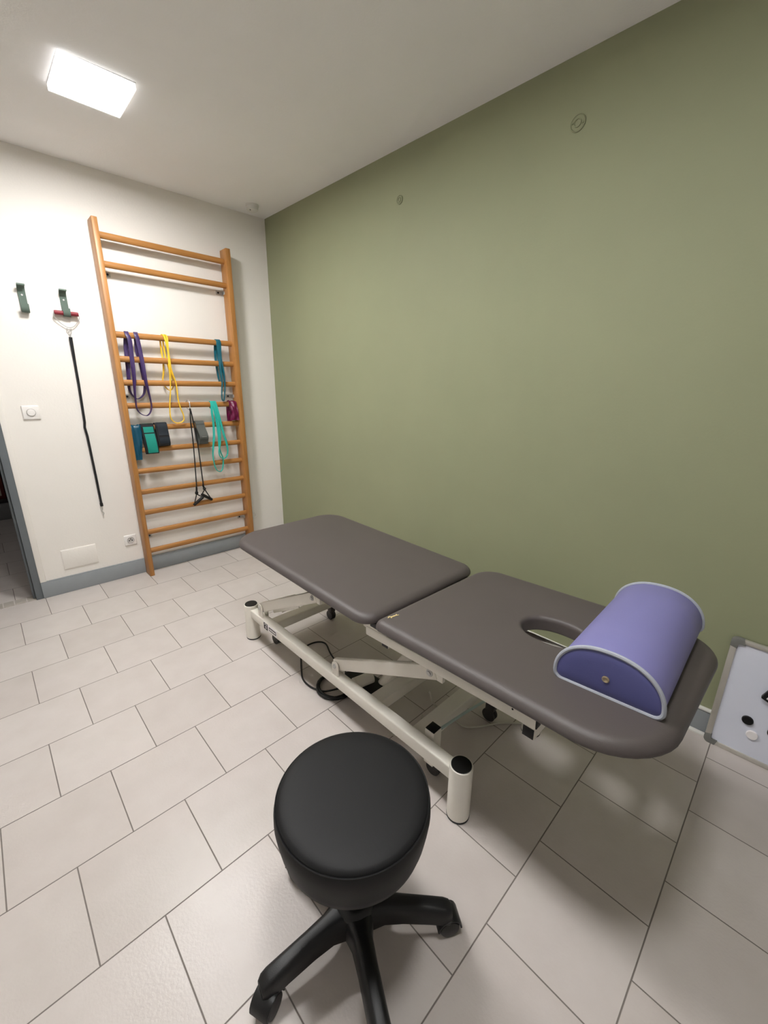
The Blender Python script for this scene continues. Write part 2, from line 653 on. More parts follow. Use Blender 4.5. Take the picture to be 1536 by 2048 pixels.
lamp(*LAMPS[0], 'lit square ceiling panel near the wall bars wall')
lamp(*LAMPS[1], 'lit square ceiling panel above the middle of the room')
lamp(*LAMPS[2], 'lit square ceiling panel above the padded table head end')

# smoke detector
t = thing('smoke_detector', (0.185, -0.2, zc(0.185, -0.2)), 'small round white smoke detector on the ceiling near the green corner', 'smoke detector')
bm = B()
zz = zc(0.185, -0.2)
lathe(bm, [(0.047, 0.0), (0.047, 0.012), (0.043, 0.016), (0, 0.016)], axis_mtx((0.185, -0.2, zz + 0.002), (0, 0, -1)), 36)
obj('base', bm, 'cream', t)
bm = B()
lathe(bm, [(0.042, 0.015), (0.04, 0.034), (0.03, 0.041), (0.012, 0.043), (0, 0.043)], axis_mtx((0.185, -0.2, zz), (0, 0, -1)), 36)
obj('cover', bm, 'cream', t)
bm = B()
cyl(bm, (0.20, -0.225, zz - 0.03), (0.20, -0.225, zz - 0.044), 0.004, 12)
obj('test_button', bm, 'corner', t)

# painted-over round covers on the green wall
def roundel(x, z, r, label, holes):
    t = thing('wall_cover', (x, 0, z), label, 'wall cover', None)
    bm = B()
    lathe(bm, [(r, -0.002), (r, 0.004), (r * 0.9, 0.006), (r * 0.84, 0.0035), (0, 0.0035)], axis_mtx((x, 0, z), (0, -1, 0)), 32)
    obj('plate', bm, 'green', t)
    bm = B()
    lathe(bm, [(r * 0.5, 0.003), (r * 0.5, 0.008), (r * 0.4, 0.009), (r * 0.34, 0.005), (0, 0.005)], axis_mtx((x, 0, z), (0, -1, 0)), 24)
    if holes:
        for s in (-1, 1):
            lathe(bm, [(0.004, 0.003), (0.004, 0.0075), (0, 0.0075)], axis_mtx((x + s * r * 0.68, 0, z - s * 0.004), (0, -1, 0)), 10)
    obj('centre_boss', bm, 'green', t)


roundel(1.485, 2.381, 0.022, 'small round cover painted green, high on the green wall toward the corner', False)
roundel(2.462, 2.383, 0.03, 'larger round cover painted green with screw marks, high on the green wall', True)

# light switch
t = thing('light_switch', (0, -1.686, 1.21), 'white square light switch with round button beside the doorway', 'light switch')
bm = B()
box(bm, (-0.003, -1.729, 1.168), (0.009, -1.643, 1.252), 0.006, 3)
obj('plate', bm, 'plastic', t)
bm = B()
lathe(bm, [(0.0235, 0.0), (0.0235, 0.0115), (0.022, 0.0125), (0.0208, 0.0095), (0, 0.0095)], axis_mtx((0, -1.686, 1.21), (1, 0, 0)), 36)
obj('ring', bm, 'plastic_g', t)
bm = B()
lathe(bm, [(0.0205, 0.0), (0.0205, 0.012), (0.018, 0.0145), (0, 0.0155)], axis_mtx((0, -1.686, 1.21), (1, 0, 0)), 36)
obj('button', bm, 'plastic', t)

# power socket
t = thing('power_socket', (0, -1.283, 0.278), 'white wall power socket beside the left foot of the wall bars', 'power socket')
bm = B()
box(bm, (-0.003, -1.3225, 0.2385), (0.009, -1.2435, 0.3175), 0.006, 3)
obj('plate', bm, 'plastic', t)
bm = B()
lathe(bm, [(0.0235, 0.004), (0.0235, 0.0105), (0.0215, 0.0105), (0.0205, 0.0083), (0, 0.0082)], axis_mtx((0.0015, -1.283, 0.278), (1, 0, 0)), 32)
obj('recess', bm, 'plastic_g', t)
bm = B()
for dy, dz, r in ((-0.0095, -0.003, 0.0042), (0.0095, -0.003, 0.0042), (0, 0.0085, 0.0036)):
    cyl(bm, (0.004, -1.283 + dy, 0.278 + dz), (0.013 if dz > 0 else 0.0106, -1.283 + dy, 0.278 + dz), r, 10)
obj('contacts', bm, 'black', t)

# white access panel low on the wall
t = thing('access_panel', (0, -1.6, 0.165), 'flat white access hatch low on the white wall by the doorway', 'hatch')
bm = B()
box(bm, (-0.003, -1.699, 0.164), (0.004, -1.5, 0.304), 0.001)
obj('surround', bm, 'white_wall', t)
bm = B()
box(bm, (0.002, -1.6955, 0.1675), (0.0066, -1.5035, 0.3005), 0.001)
obj('cover', bm, 'white_wall', t)

# ------------------------------------------------------------------ hall furniture glimpsed through the door
t = thing('bookcase', (-2.6, -2.2, 0), 'dark bookcase on a grey plinth in the dim hall beyond the doorway', 'bookcase')
bm = B()
box(bm, (-2.9, -2.9, 0.0), (-2.43, -1.5, 0.17), 0.004)
obj('plinth', bm, 'plinth', t)
bm = B()
box(bm, (-2.9, -2.9, 0.17), (-2.86, -1.5, 1.7))
for yy in (-2.9, -2.22, -1.54):
    box(bm, (-2.88, yy, 0.17), (-2.47, yy + 0.04, 1.7), 0.003)
obj('carcass', bm, 'dark_wood', t)
for zz in (0.17, 0.52, 0.87, 1.22, 1.66):
    bm = B()
    box(bm, (-2.86, -2.86, zz), (-2.47, -1.54, zz + 0.04), 0.003)
    obj('shelf', bm, 'dark_wood', t)
for zz, hh, lb in ((0.21, 0.24, 'dark red framed box on the bottom shelf of the hall bookcase'), (0.56, 0.2, 'dark red framed box on the second shelf of the hall bookcase')):
    t = thing('storage_box', (-2.6, -2.0, zz), lb, 'box')
    bm = B()
    box(bm, (-2.76, -2.16, zz), (-2.5, -1.86, zz + hh), 0.004)
    obj('case', bm, 'redwood', t)
    bm = B()
    box(bm, (-2.505, -2.13, zz + 0.035), (-2.496, -1.89, zz + hh - 0.035), 0.002)
    obj('front_card', bm, 'card', t)

# ------------------------------------------------------------------ wall bars
YA0, YA1, YB0, YB1 = -1.218, -1.187, -0.401, -0.366
XB0, XB1 = 0.02, 0.121
RX_, RZ_ = 0.014, 0.0195       # rung half sections
XRUNG = 0.072
RUNGS = [2.257, 2.098, 1.693, 1.543, 1.393, 1.242, 1.090, 0.937, 0.788, 0.636, 0.482, 0.331, 0.185]
wb = thing('wall_bars', (0.07, -0.79, 0), 'tall honey-coloured wooden wall bars with thirteen rungs on the white wall', 'wall bars')
for y0, y1 in ((YA0, YA1), (YB0, YB1)):
    bm = B()
    box(bm, (XB0, y0, 0), (XB1, y1, 2.338), 0.003)
    obj('upright', bm, 'wood_v', wb)
for z in RUNGS:
    bm = B()
    pr = []
    n = 20
    ys = (YA1 - 0.004, YB0 + 0.004)
    ra = [[bm.verts.new((XRUNG + RX_ * math.cos(2 * math.pi * j / n), yy, z + RZ_ * math.sin(2 * math.pi * j / n))) for j in range(n)] for yy in ys]
    for j in range(n):
        bm.faces.new((ra[0][j], ra[0][(j + 1) % n], ra[1][(j + 1) % n], ra[1][j]))
    bm.faces.new(ra[0])
    bm.faces.new(list(reversed(ra[1])))
    obj('rung', bm, 'wood_h', wb)
for ys, sgn in ((YA1, 1), (YB0, -1)):
    for z in (2.055, 1.302, 0.282):
        bm = B()
        lo = (0.0005, min(ys, ys + sgn * 0.05), z - 0.014)
        hi = (0.004, max(ys, ys + sgn * 0.05), z + 0.014)
        box(bm, lo, hi, 0.0015)
        box(bm, (0.0005, min(ys, ys + sgn * 0.004), z - 0.012), (0.045, max(ys, ys + sgn * 0.004), z + 0.012), 0.0015)
        br = obj('wall_bracket', bm, 'steel', wb)
        bm = B()
        lathe(bm, [(0.007, 0), (0.007, 0.003), (0.005, 0.004), (0, 0.004)], axis_mtx((0.004, ys + sgn * 0.034, z), (1, 0, 0)), 12)
        obj('screw', bm, 'black', br)

# thin wire clip on the wall right of the bars
bm = B()
tube(bm, [(0.003, -0.35, 0.29), (0.012, -0.298, 0.289), (0.014, -0.278, 0.272), (0.012, -0.28, 0.252), (0.004, -0.304, 0.244)], 0.003, n=8, smooth=4)
tag(obj('wall_hook', bm, 'plastic', at=(0.003, -0.3, 0.265)), 'thin white wire hook on the wall beside the right upright of the wall bars', 'hook')


def wdir(a):
    return Vector((math.sin(a), math.cos(a), 0))


def band(front, back, z_r, width, thick, twist_len, xf=0.102, xb=0.042):
    """Closed loop band hung over a rung: front and back are (y, z) runs, left top to right top."""
    pts, ws = [], []
    top = z_r + RZ_ + thick / 2 + 0.001

    def add(p, drop):
        pts.append(Vector(p))
        a = min(1.0, max(0.0, (drop - 0.03) / twist_len))
        ws.append(a * a * (3 - 2 * a) * math.pi / 2)
    f = [p for p in front if p[1] < z_r]
    b = [p for p in back if p[1] < z_r]
    yl, yr = front[0][0], front[-1][0]
    add((XRUNG + RX_ + thick, yl, z_r + 0.004), 0)
    for p in f:
        add((xf if z_r - p[1] > 0.03 else xf - 0.006, p[0], p[1]), z_r - p[1])
    add((XRUNG + RX_ + thick, yr, z_r + 0.004), 0)
    add((XRUNG, (yr * 2 + back[-1][0]) / 3, top), 0)
    add((XRUNG - RX_ - thick, back[-1][0], z_r + 0.004), 0)
    for p in reversed(b):
        add((xb if z_r - p[1] > 0.03 else xb + 0.006, p[0], p[1]), z_r - p[1])
    add((XRUNG - RX_ - thick, back[0][0], z_r + 0.004), 0)
    add((XRUNG, (yl * 2 + back[0][0]) / 3, top), 0)
    n = 5
    sp = catmull(pts, True, n)
    wd = []
    k = len(ws)
    for i in range(k):
        for j in range(n):
            t_ = j / n
            wd.append(wdir(ws[i] * (1 - t_) + ws[(i + 1) % k] * t_))
    bm_ = B()
    ribbon(bm_, sp, width, thick, wd, True)
    return bm_


bm = band([(-1.116, 1.706), (-1.109, 1.66), (-1.112, 1.549), (-1.116, 1.435), (-1.125, 1.353), (-1.13, 1.269), (-1.129, 1.221), (-1.111, 1.19), (-1.078, 1.175), (-1.053, 1.191), (-1.038, 1.226), (-1.036, 1.267), (-1.042, 1.336), (-1.049, 1.404), (-1.053, 1.529), (-1.059, 1.664), (-1.063, 1.708)],
          [(-1.114, 1.694), (-1.122, 1.63), (-1.127, 1.534), (-1.134, 1.435), (-1.142, 1.369), (-1.135, 1.322), (-1.109, 1.288), (-1.082, 1.294), (-1.056, 1.322), (-1.043, 1.37), (-1.041, 1.404), (-1.047, 1.521), (-1.057, 1.603), (-1.055, 1.683)],
          1.693, 0.026, 0.0045, 0.44)
tag(obj('resistance_band', bm, 'purple', at=(0.07, -1.085, 1.693)), 'wide purple loop band draped over the third rung of the wall bars', 'exercise band', 'loop bands on the wall bars')
bm = band([(-0.887, 1.708), (-0.882, 1.645), (-0.876, 1.562), (-0.875, 1.493), (-0.858, 1.414), (-0.853, 1.372), (-0.853, 1.283), (-0.846, 1.229), (-0.831, 1.173), (-0.832, 1.136), (-0.853, 1.119), (-0.885, 1.117), (-0.908, 1.132), (-0.921, 1.165), (-0.914, 1.248), (-0.899, 1.336), (-0.892, 1.389), (-0.886, 1.459), (-0.882, 1.544), (-0.876, 1.645), (-0.872, 1.709)],
          [(-0.905, 1.669), (-0.904, 1.613), (-0.902, 1.545), (-0.907, 1.476), (-0.921, 1.413), (-0.915, 1.378), (-0.888, 1.347), (-0.862, 1.358), (-0.851, 1.407), (-0.86, 1.46), (-0.875, 1.529), (-0.883, 1.597), (-0.887, 1.667)],
          1.693, 0.011, 0.006, 0.3)
tag(obj('resistance_band', bm, 'yellow', at=(0.07, -0.88, 1.693)), 'thin yellow loop band hanging from the middle of the third rung', 'exercise band', 'loop bands on the wall bars')
bm = band([(-0.514, 1.707), (-0.518, 1.676), (-0.516, 1.598), (-0.516, 1.509), (-0.513, 1.42), (-0.523, 1.345), (-0.528, 1.295), (-0.523, 1.271), (-0.513, 1.272), (-0.504, 1.316), (-0.495, 1.382), (-0.495, 1.473), (-0.508, 1.58), (-0.501, 1.669), (-0.498, 1.706)],
          [(-0.517, 1.694), (-0.52, 1.6), (-0.517, 1.5), (-0.51, 1.42), (-0.502, 1.39), (-0.493, 1.42), (-0.493, 1.52), (-0.498, 1.62), (-0.498, 1.685)],
          1.693, 0.019, 0.0045, 0.3)
tag(obj('resistance_band', bm, 'teal', at=(0.07, -0.505, 1.693)), 'dark teal loop band hanging from the right end of the third rung', 'exercise band', 'loop bands on the wall bars')
# turquoise band: two loops in front of the bars, joined behind the rung
zr = 1.242
A = [(-0.611, 1.259), (-0.617, 1.18), (-0.614, 1.111), (-0.62, 1.007), (-0.635, 0.919), (-0.645, 0.848), (-0.64, 0.775), (-0.623, 0.729), (-0.594, 0.721), (-0.574, 0.756), (-0.567, 0.822), (-0.579, 0.867), (-0.588, 0.915), (-0.583, 1.004), (-0.588, 1.127), (-0.596, 1.2)]
Bq = [(-0.588, 1.2), (-0.582, 1.145), (-0.575, 1.039), (-0.581, 0.95), (-0.596, 0.879), (-0.592, 0.843), (-0.569, 0.822), (-0.541, 0.834), (-0.526, 0.873), (-0.529, 0.946), (-0.542, 1.001), (-0.556, 1.081), (-0.571, 1.179), (-0.58, 1.25)]
pts = [Vector((XRUNG + RX_ + 0.004, -0.609, zr + 0.004))] + [Vector((0.1, y, z)) for y, z in A[1:]] + [Vector((0.092, -0.6, zr)), Vector((XRUNG, -0.6, zr + RZ_ + 0.004)), Vector((0.05, -0.598, zr - 0.01)), Vector((0.05, -0.59, zr - 0.02)), Vector((0.052, -0.586, zr)), Vector((XRUNG, -0.586, zr + RZ_ + 0.004)), Vector((0.094, -0.586, zr - 0.004))]
pts += [Vector((0.107, y, z)) for y, z in Bq[1:-1]] + [Vector((0.094, -0.578, zr + 0.002)), Vector((XRUNG, -0.578, zr + RZ_ + 0.004)), Vector((0.05, -0.58, zr - 0.012)), Vector((0.046, -0.595, zr - 0.028)), Vector((0.05, -0.608, zr - 0.012)), Vector((XRUNG, -0.61, zr + RZ_ + 0.004))]
sp = catmull(pts, True, 5)
wd = []
for p in sp:
    a = min(1, max(0, (zr - p.z - 0.12) / 0.3))
    wd.append(wdir(a * a * (3 - 2 * a) * math.pi / 2))
bm = B()
ribbon(bm, sp, 0.0165, 0.005, wd, True)
tag(obj('resistance_band', bm, 'turq', at=(0.07, -0.595, 1.242)), 'bright turquoise loop band hanging in two loops from the sixth rung', 'exercise band', 'loop bands on the wall bars')

# latex sheets and fabric hip bands on the seventh and sixth rungs
def drape(z_r, front_z, back_z, xf, xb, th):
    """XZ path: up the back of a rung, over it, down the front."""
    p = []
    n = 8
    for i in range(n):
        p.append((xb, back_z + (z_r - 0.02 - back_z) * i / n))
    for i in range(9):
        a = math.pi - math.pi * i / 8
        p.append((XRUNG + (RX_ + th) * math.cos(a), z_r + (RZ_ + th) * math.sin(a)))
    n = 14
    for i in range(1, n + 1):
        f = i / n
        p.append((XRUNG + RX_ + th + (xf - XRUNG - RX_ - th) * min(1, f * 2.5), z_r + (front_z - z_r) * f))
    return p


zr = 1.090
p = drape(zr, 0.873, 0.98, 0.1, 0.05, 0.004)
n = len(p)
y0 = [-1.184] * n
y1 = [(-1.12 if z > 1.06 else -1.12 - 0.024 * (1.06 - z) / 0.187) if x > 0.06 else -1.125 for x, z in p]
bm = B()
sheet(bm, p, y0, y1, 0.003, False, 12, 0.0042, 3)
tag(obj('latex_band', bm, 'petrol', at=(0.07, -1.15, 1.09)), 'wrinkled petrol blue latex strip over the seventh rung against the left upright', 'exercise band')


def loop_path(z_r, z_bot, xf, xb, th, front=None, back=None):
    """Closed XZ path of a hip band hung round a rung."""
    p = []
    for i in range(9):
        a = math.pi - math.pi * i / 8
        p.append((XRUNG + (RX_ + th) * math.cos(a), z_r + (RZ_ + th) * math.sin(a)))
    front = front or [(xf - 0.004, z_r - 0.03), (xf, z_r - 0.06), (xf, (z_r + z_bot) / 2), (xf, z_bot + 0.03)]
    back = back or [(xb, z_bot + 0.03), (xb, (z_r + z_bot) / 2), (xb - 0.01, z_r - 0.04)]
    p += front
    xm = (front[-1][0] + back[0][0]) / 2
    rr = abs(front[-1][0] - back[0][0]) / 2
    for i in range(0, 7):
        a = -math.pi * i / 6
        p.append((xm + rr * math.cos(a), z_bot + 0.012 + 0.012 * math.sin(a)))
    p += back
    return [(v.x, v.z) for v in catmull([(x, 0, z) for x, z in p], True, 3)]


# turquoise hip band with black edges
t = thing('hip_band', (0.07, -1.075, 1.09), 'turquoise fabric hip band with black edges on the seventh rung', 'exercise band', 'fabric hip bands on the wall bars')
fr = [(0.095, 1.06), (0.104, 1.03), (0.112, 0.99), (0.114, 0.95), (0.112, 0.93)]
bk = [(0.096, 0.935), (0.092, 0.97), (0.075, 1.02), (0.058, 1.06)]
lp = loop_path(zr, 0.912, 0.11, 0.09, 0.006, fr, bk)
shift = lambda z: -0.006 * (1.11 - z) / 0.2
y0 = [-1.12 + 0.004 * (1.11 - z) / 0.2 for x, z in lp]
y1 = [-1.037 + 0.006 * (1.11 - z) / 0.2 for x, z in lp]
bm = B()
sheet(bm, lp, y0, y1, 0.006, True, 6)
obj('strap', bm, 'black_cloth', t)


def face(bm, path_pts, ya, yb, th=0.002):
    sheet(bm, path_pts, [ya(z) for x, z in path_pts], [yb(z) for x, z in path_pts], th, False, 4)


up_p = [(0.072, 1.1185), (0.085, 1.112), (0.0945, 1.095), (0.0965, 1.075), (0.1, 1.058)]
bm = B()
face(bm, up_p, lambda z: -1.109 + 0.005 * (1.11 - z) / 0.2, lambda z: -1.045 + 0.006 * (1.11 - z) / 0.2)
obj('label_flap', bm, 'turq_cloth', t)
lo_p = [(0.1022, 1.05), (0.1085, 1.03), (0.1165, 0.99), (0.1185, 0.95), (0.1165, 0.93), (0.114, 0.917)]
bm = B()
face(bm, lo_p, lambda z: -1.109 + 0.007 * (1.11 - z) / 0.2, lambda z: -1.045 + 0.008 * (1.11 - z) / 0.2)
obj('facing', bm, 'turq_cloth', t)

# navy hip band
t = thing('hip_band', (0.07, -0.99, 1.09), 'navy black folded fabric hip band beside the turquoise one', 'exercise band', 'fabric hip bands on the wall bars')
fr = [(0.1, 1.06), (0.11, 1.02), (0.115, 0.99)]
bk = [(0.075, 0.985), (0.066, 1.02), (0.056, 1.06)]
lp = loop_path(zr, 0.962, 0.11, 0.06, 0.008, fr, bk)
bm = B()
sheet(bm, lp, [-1.03 + 0.002 * (1.1 - z) for x, z in lp], [-0.949] * len(lp), 0.011, True, 6)
obj('strap', bm, 'black_cloth', t)
fp = [(0.074, 1.1235), (0.09, 1.117), (0.1, 1.1), (0.104, 1.075), (0.108, 1.05), (0.1135, 1.035)]
bm = B()
face(bm, fp, lambda z: -1.018, lambda z: -0.953)
fp2 = [(0.1165, 1.02), (0.1205, 1.005), (0.1225, 0.985), (0.117, 0.97)]
face(bm, fp2, lambda z: -1.018, lambda z: -0.953)
obj('facing', bm, 'navy_cloth', t)

# grey hip band standing open
t = thing('hip_band', (0.07, -0.72, 1.09), 'grey fabric hip band with pale print on the seventh rung', 'exercise band', 'fabric hip bands on the wall bars')
fr = [(0.112, 1.06), (0.142, 1.022), (0.146, 1.0), (0.13, 0.972)]
bk = [(0.074, 0.968), (0.058, 0.99), (0.054, 1.05)]
lp = loop_path(zr, 0.955, 0.11, 0.06, 0.007, fr, bk)
bm = B()
sheet(bm, lp, [-0.747] * len(lp), [-0.684] * len(lp), 0.014, True, 6)
obj('strap', bm, 'grey_cloth', t)
bm = B()
for k_ in range(5):
    zz0 = 1.008 - k_ * 0.006
    x0 = 0.1545 - k_ * 0.003 if k_ > 0 else 0.154
    box(bm, (x0 - 0.004, -0.732 + 0.004 * (k_ % 2), zz0 - 0.0015), (x0, -0.697 - 0.006 * (k_ % 3), zz0 + 0.0015))
obj('print', bm, 'grey_print', t)

# magenta latex over the sixth rung
zr = 1.242
p = drape(zr, 1.118, 1.075, 0.108, 0.05, 0.004)
n = len(p)
bm = B()
sheet(bm, p, [-0.47 - (0.005 if x < 0.06 else 0) - 0.004 * max(0, 1.242 - z) / 0.12 for x, z in p], [-0.408 if x > 0.06 else -0.43 - 0.02 * max(0, 1.2 - z) / 0.12 for x, z in p], 0.006, False, 12, 0.006, 9)
tag(obj('latex_band', bm, 'magenta', at=(0.07, -0.44, 1.242)), 'crumpled magenta latex strip over the sixth rung against the right upright', 'exercise band')

# black tube with two handles clipped on the sixth rung
t = thing('tube_trainer', (0.09, -0.78, 1.242), 'black exercise tube with two handles clipped to the sixth rung', 'exercise tube')
bm = B()
tube(bm, [(0.105, -0.778, 1.225), (0.099, -0.776, 1.262), (0.078, -0.779, 1.274), (0.053, -0.783, 1.262), (0.05, -0.784, 1.235), (0.07, -0.782, 1.213), (0.095, -0.78, 1.212)], 0.0035, True, 8, 5)
obj('carabiner', bm, 'steel', t)
bm = B()
cyl(bm, (0.1, -0.7775, 1.218), (0.103, -0.777, 1.196), 0.0065, 12, 0.002)
obj('ferrule', bm, 'black', t)
for cord, hd in (([(-0.778, 1.2), (-0.785, 1.119), (-0.785, 0.949), (-0.797, 0.677), (-0.801, 0.612)], [(-0.806, 0.566), (-0.834, 0.484), (-0.762, 0.534)]),
                 ([(-0.775, 1.2), (-0.766, 1.111), (-0.754, 0.954), (-0.749, 0.67), (-0.75, 0.624)], [(-0.742, 0.594), (-0.768, 0.558), (-0.696, 0.504)])):
    xo = 0.103 if cord[0][0] == -0.778 else 0.107
    bm = B()
    tube(bm, [(xo, y, z) for y, z in cord], 0.0042, n=10, smooth=5)
    obj('cord', bm, 'rubber', t)
    a, b1, b2 = [Vector((xo, y, z)) for y, z in hd]
    bm = B()
    top = Vector((xo, cord[-1][0], cord[-1][1]))
    tube(bm, [top + Vector((0, 0, 0.014)), top, a + (top - a) * 0.5, a + (top - a) * 0.35, a + (top - a) * 0.1, a - (top - a) * 0.1], [0.006, 0.007, 0.0075, 0.012, 0.0125, 0.006], n=12)
    tube(bm, [b1, a + (b1 - a) * 0.2, a, a + (b2 - a) * 0.2, b2], 0.0042, n=8, smooth=3)
    h = obj('handle', bm, 'black', t)
    bm = B()
    d = (b2 - b1).normalized()
    lathe(bm, [(0.009, -0.004), (0.0115, 0.002), (0.0115, (b2 - b1).length - 0.002), (0.009, (b2 - b1).length + 0.004)], axis_mtx(b1, d), 16)
    obj('grip', bm, 'black', h)

# ------------------------------------------------------------------ wall hooks and the pulley cord
def strap_hook(yc, label):
    t = thing('strap_hook', (0, yc, 1.85), label, 'wall hook', 'grey-green strap hooks')
    lean = lambda z: -0.004 * (z - 1.85) / 0.07
    path = [(0.044, 1.918), (0.04, 1.925), (0.03, 1.924), (0.014, 1.916), (0.006, 1.9), (0.004, 1.87), (0.004, 1.83), (0.006, 1.8), (0.012, 1.783), (0.024, 1.778), (0.036, 1.784), (0.042, 1.8), (0.043, 1.822)]
    path = [(v.x, v.z) for v in catmull([(x, 0, z) for x, z in path], False, 3)]
    bm = B()
    sheet(bm, path, [yc - 0.018 + lean(z) * 0] * len(path), [yc + 0.018] * len(path), 0.005, False, 4)
    obj('strap', bm, 'felt', t)
    bm = B()
    cyl(bm, (0.004, yc, 1.872), (0.0085, yc, 1.872), 0.005, 14)
    obj('screw', bm, 'steel', t)


strap_hook(-1.607, 'empty grey-green strap hook on the white wall above the light switch')
strap_hook(-1.412, 'grey-green strap hook on the white wall holding a red-gripped handle')

t = thing('pulley_cord', (0.03, -1.412, 1.795), 'black exercise cord with a red handle hanging from the wall hook', 'exercise cord')
bm = B()
lathe(bm, [(0.0, -0.062), (0.011, -0.06), (0.0125, -0.054), (0.0125, 0.054), (0.011, 0.06), (0.0, 0.062)], axis_mtx((0.026, -1.414, 1.7945), (0, 1, 0)), 20)
obj('grip', bm, 'red', t)
bm = B()
tube(bm, [(0.026, -1.474, 1.7945), (0.024, -1.479, 1.785), (0.02, -1.474, 1.765), (0.014, -1.445, 1.733), (0.012, -1.42, 1.717), (0.012, -1.405, 1.716), (0.014, -1.382, 1.728), (0.02, -1.354, 1.765), (0.024, -1.351, 1.785), (0.026, -1.355, 1.7945)], 0.002, n=8, smooth=5)
obj('wire_yoke', bm, 'steel', t)
bm = B()
for k_, (zz, rr) in enumerate(((1.704, 0.0125), (1.686, 0.01))):
    pts = [(0.012 + (0.008 * math.cos(a) if k_ else 0), -1.413 + rr * math.cos(a) * (1 if not k_ else 0.6), zz + rr * math.sin(a)) for a in [2 * math.pi * i / 16 for i in range(16)]]
    tube(bm, pts, 0.0018, True, 6)
obj('ring', bm, 'steel', t)
bm = B()
cyl(bm, (0.012, -1.4135, 1.678), (0.012, -1.414, 1.662), 0.0045, 12)
obj('swivel', bm, 'steel', t)
bm = B()
tube(bm, [(0.012, -1.414, 1.66), (0.012, -1.4145, 1.635), (0.011, -1.4165, 1.5), (0.011, -1.4181, 1.38), (0.011, -1.4255, 1.14), (0.011, -1.4305, 1.108), (0.011, -1.4255, 1.05), (0.011, -1.4212, 0.756), (0.011, -1.4202, 0.585)],
     [0.0095, 0.0092] + [0.0072] * 7, n=12)
obj('cord', bm, 'rubber', t)
bm = B()
cyl(bm, (0.011, -1.4202, 0.59), (0.011, -1.4202, 0.565), 0.0095, 12, 0.002)
obj('end_sleeve', bm, 'black', t)
bm = B()
tube(bm, [(0.011, -1.42, 0.568), (0.011, -1.4205, 0.545), (0.011, -1.425, 0.53), (0.011, -1.4165, 0.515), (0.011, -1.4225, 0.5)], 0.0032, n=8, smooth=3)
obj('clip', bm, 'steel', t)

# ------------------------------------------------------------------ treatment table
tb = thing('treatment_table', (2.1, -0.765, 0), 'two-section taupe padded treatment table on a low ivory steel frame', 'treatment table')
YC = -0.775


def rrect(x0, x1, y0, y1, rad, d=0.0, ns=26, nc=10):
    """Rounded rectangle outline (counter-clockwise from x0,y0), inset by d; rad = radii at (x0y0, x1y0, x1y1, x0y1)."""
    x0, x1, y0, y1 = x0 + d, x1 - d, y0 + d, y1 - d
    r = [max(0.004, q - d) for q in rad]
    cs = [((x0 + r[0], y0 + r[0]), math.pi, r[0]), ((x1 - r[1], y0 + r[1]), 1.5 * math.pi, r[1]),
          ((x1 - r[2], y1 - r[2]), 0.0, r[2]), ((x0 + r[3], y1 - r[3]), 0.5 * math.pi, r[3])]
    pts = []
    for q, (c, a0, rr) in enumerate(cs):
        arc = [(c[0] + rr * math.cos(a0 + 0.5 * math.pi * i / nc), c[1] + rr * math.sin(a0 + 0.5 * math.pi * i / nc)) for i in range(nc + 1)]
        pts += arc
        c2, a2, r2 = cs[(q + 1) % 4]
        nx = (c2[0] + r2 * math.cos(a2), c2[1] + r2 * math.sin(a2))
        for i in range(1, ns):
            f = i / ns
            pts.append((arc[-1][0] * (1 - f) + nx[0] * f, arc[-1][1] * (1 - f) + nx[1] * f))
    return pts


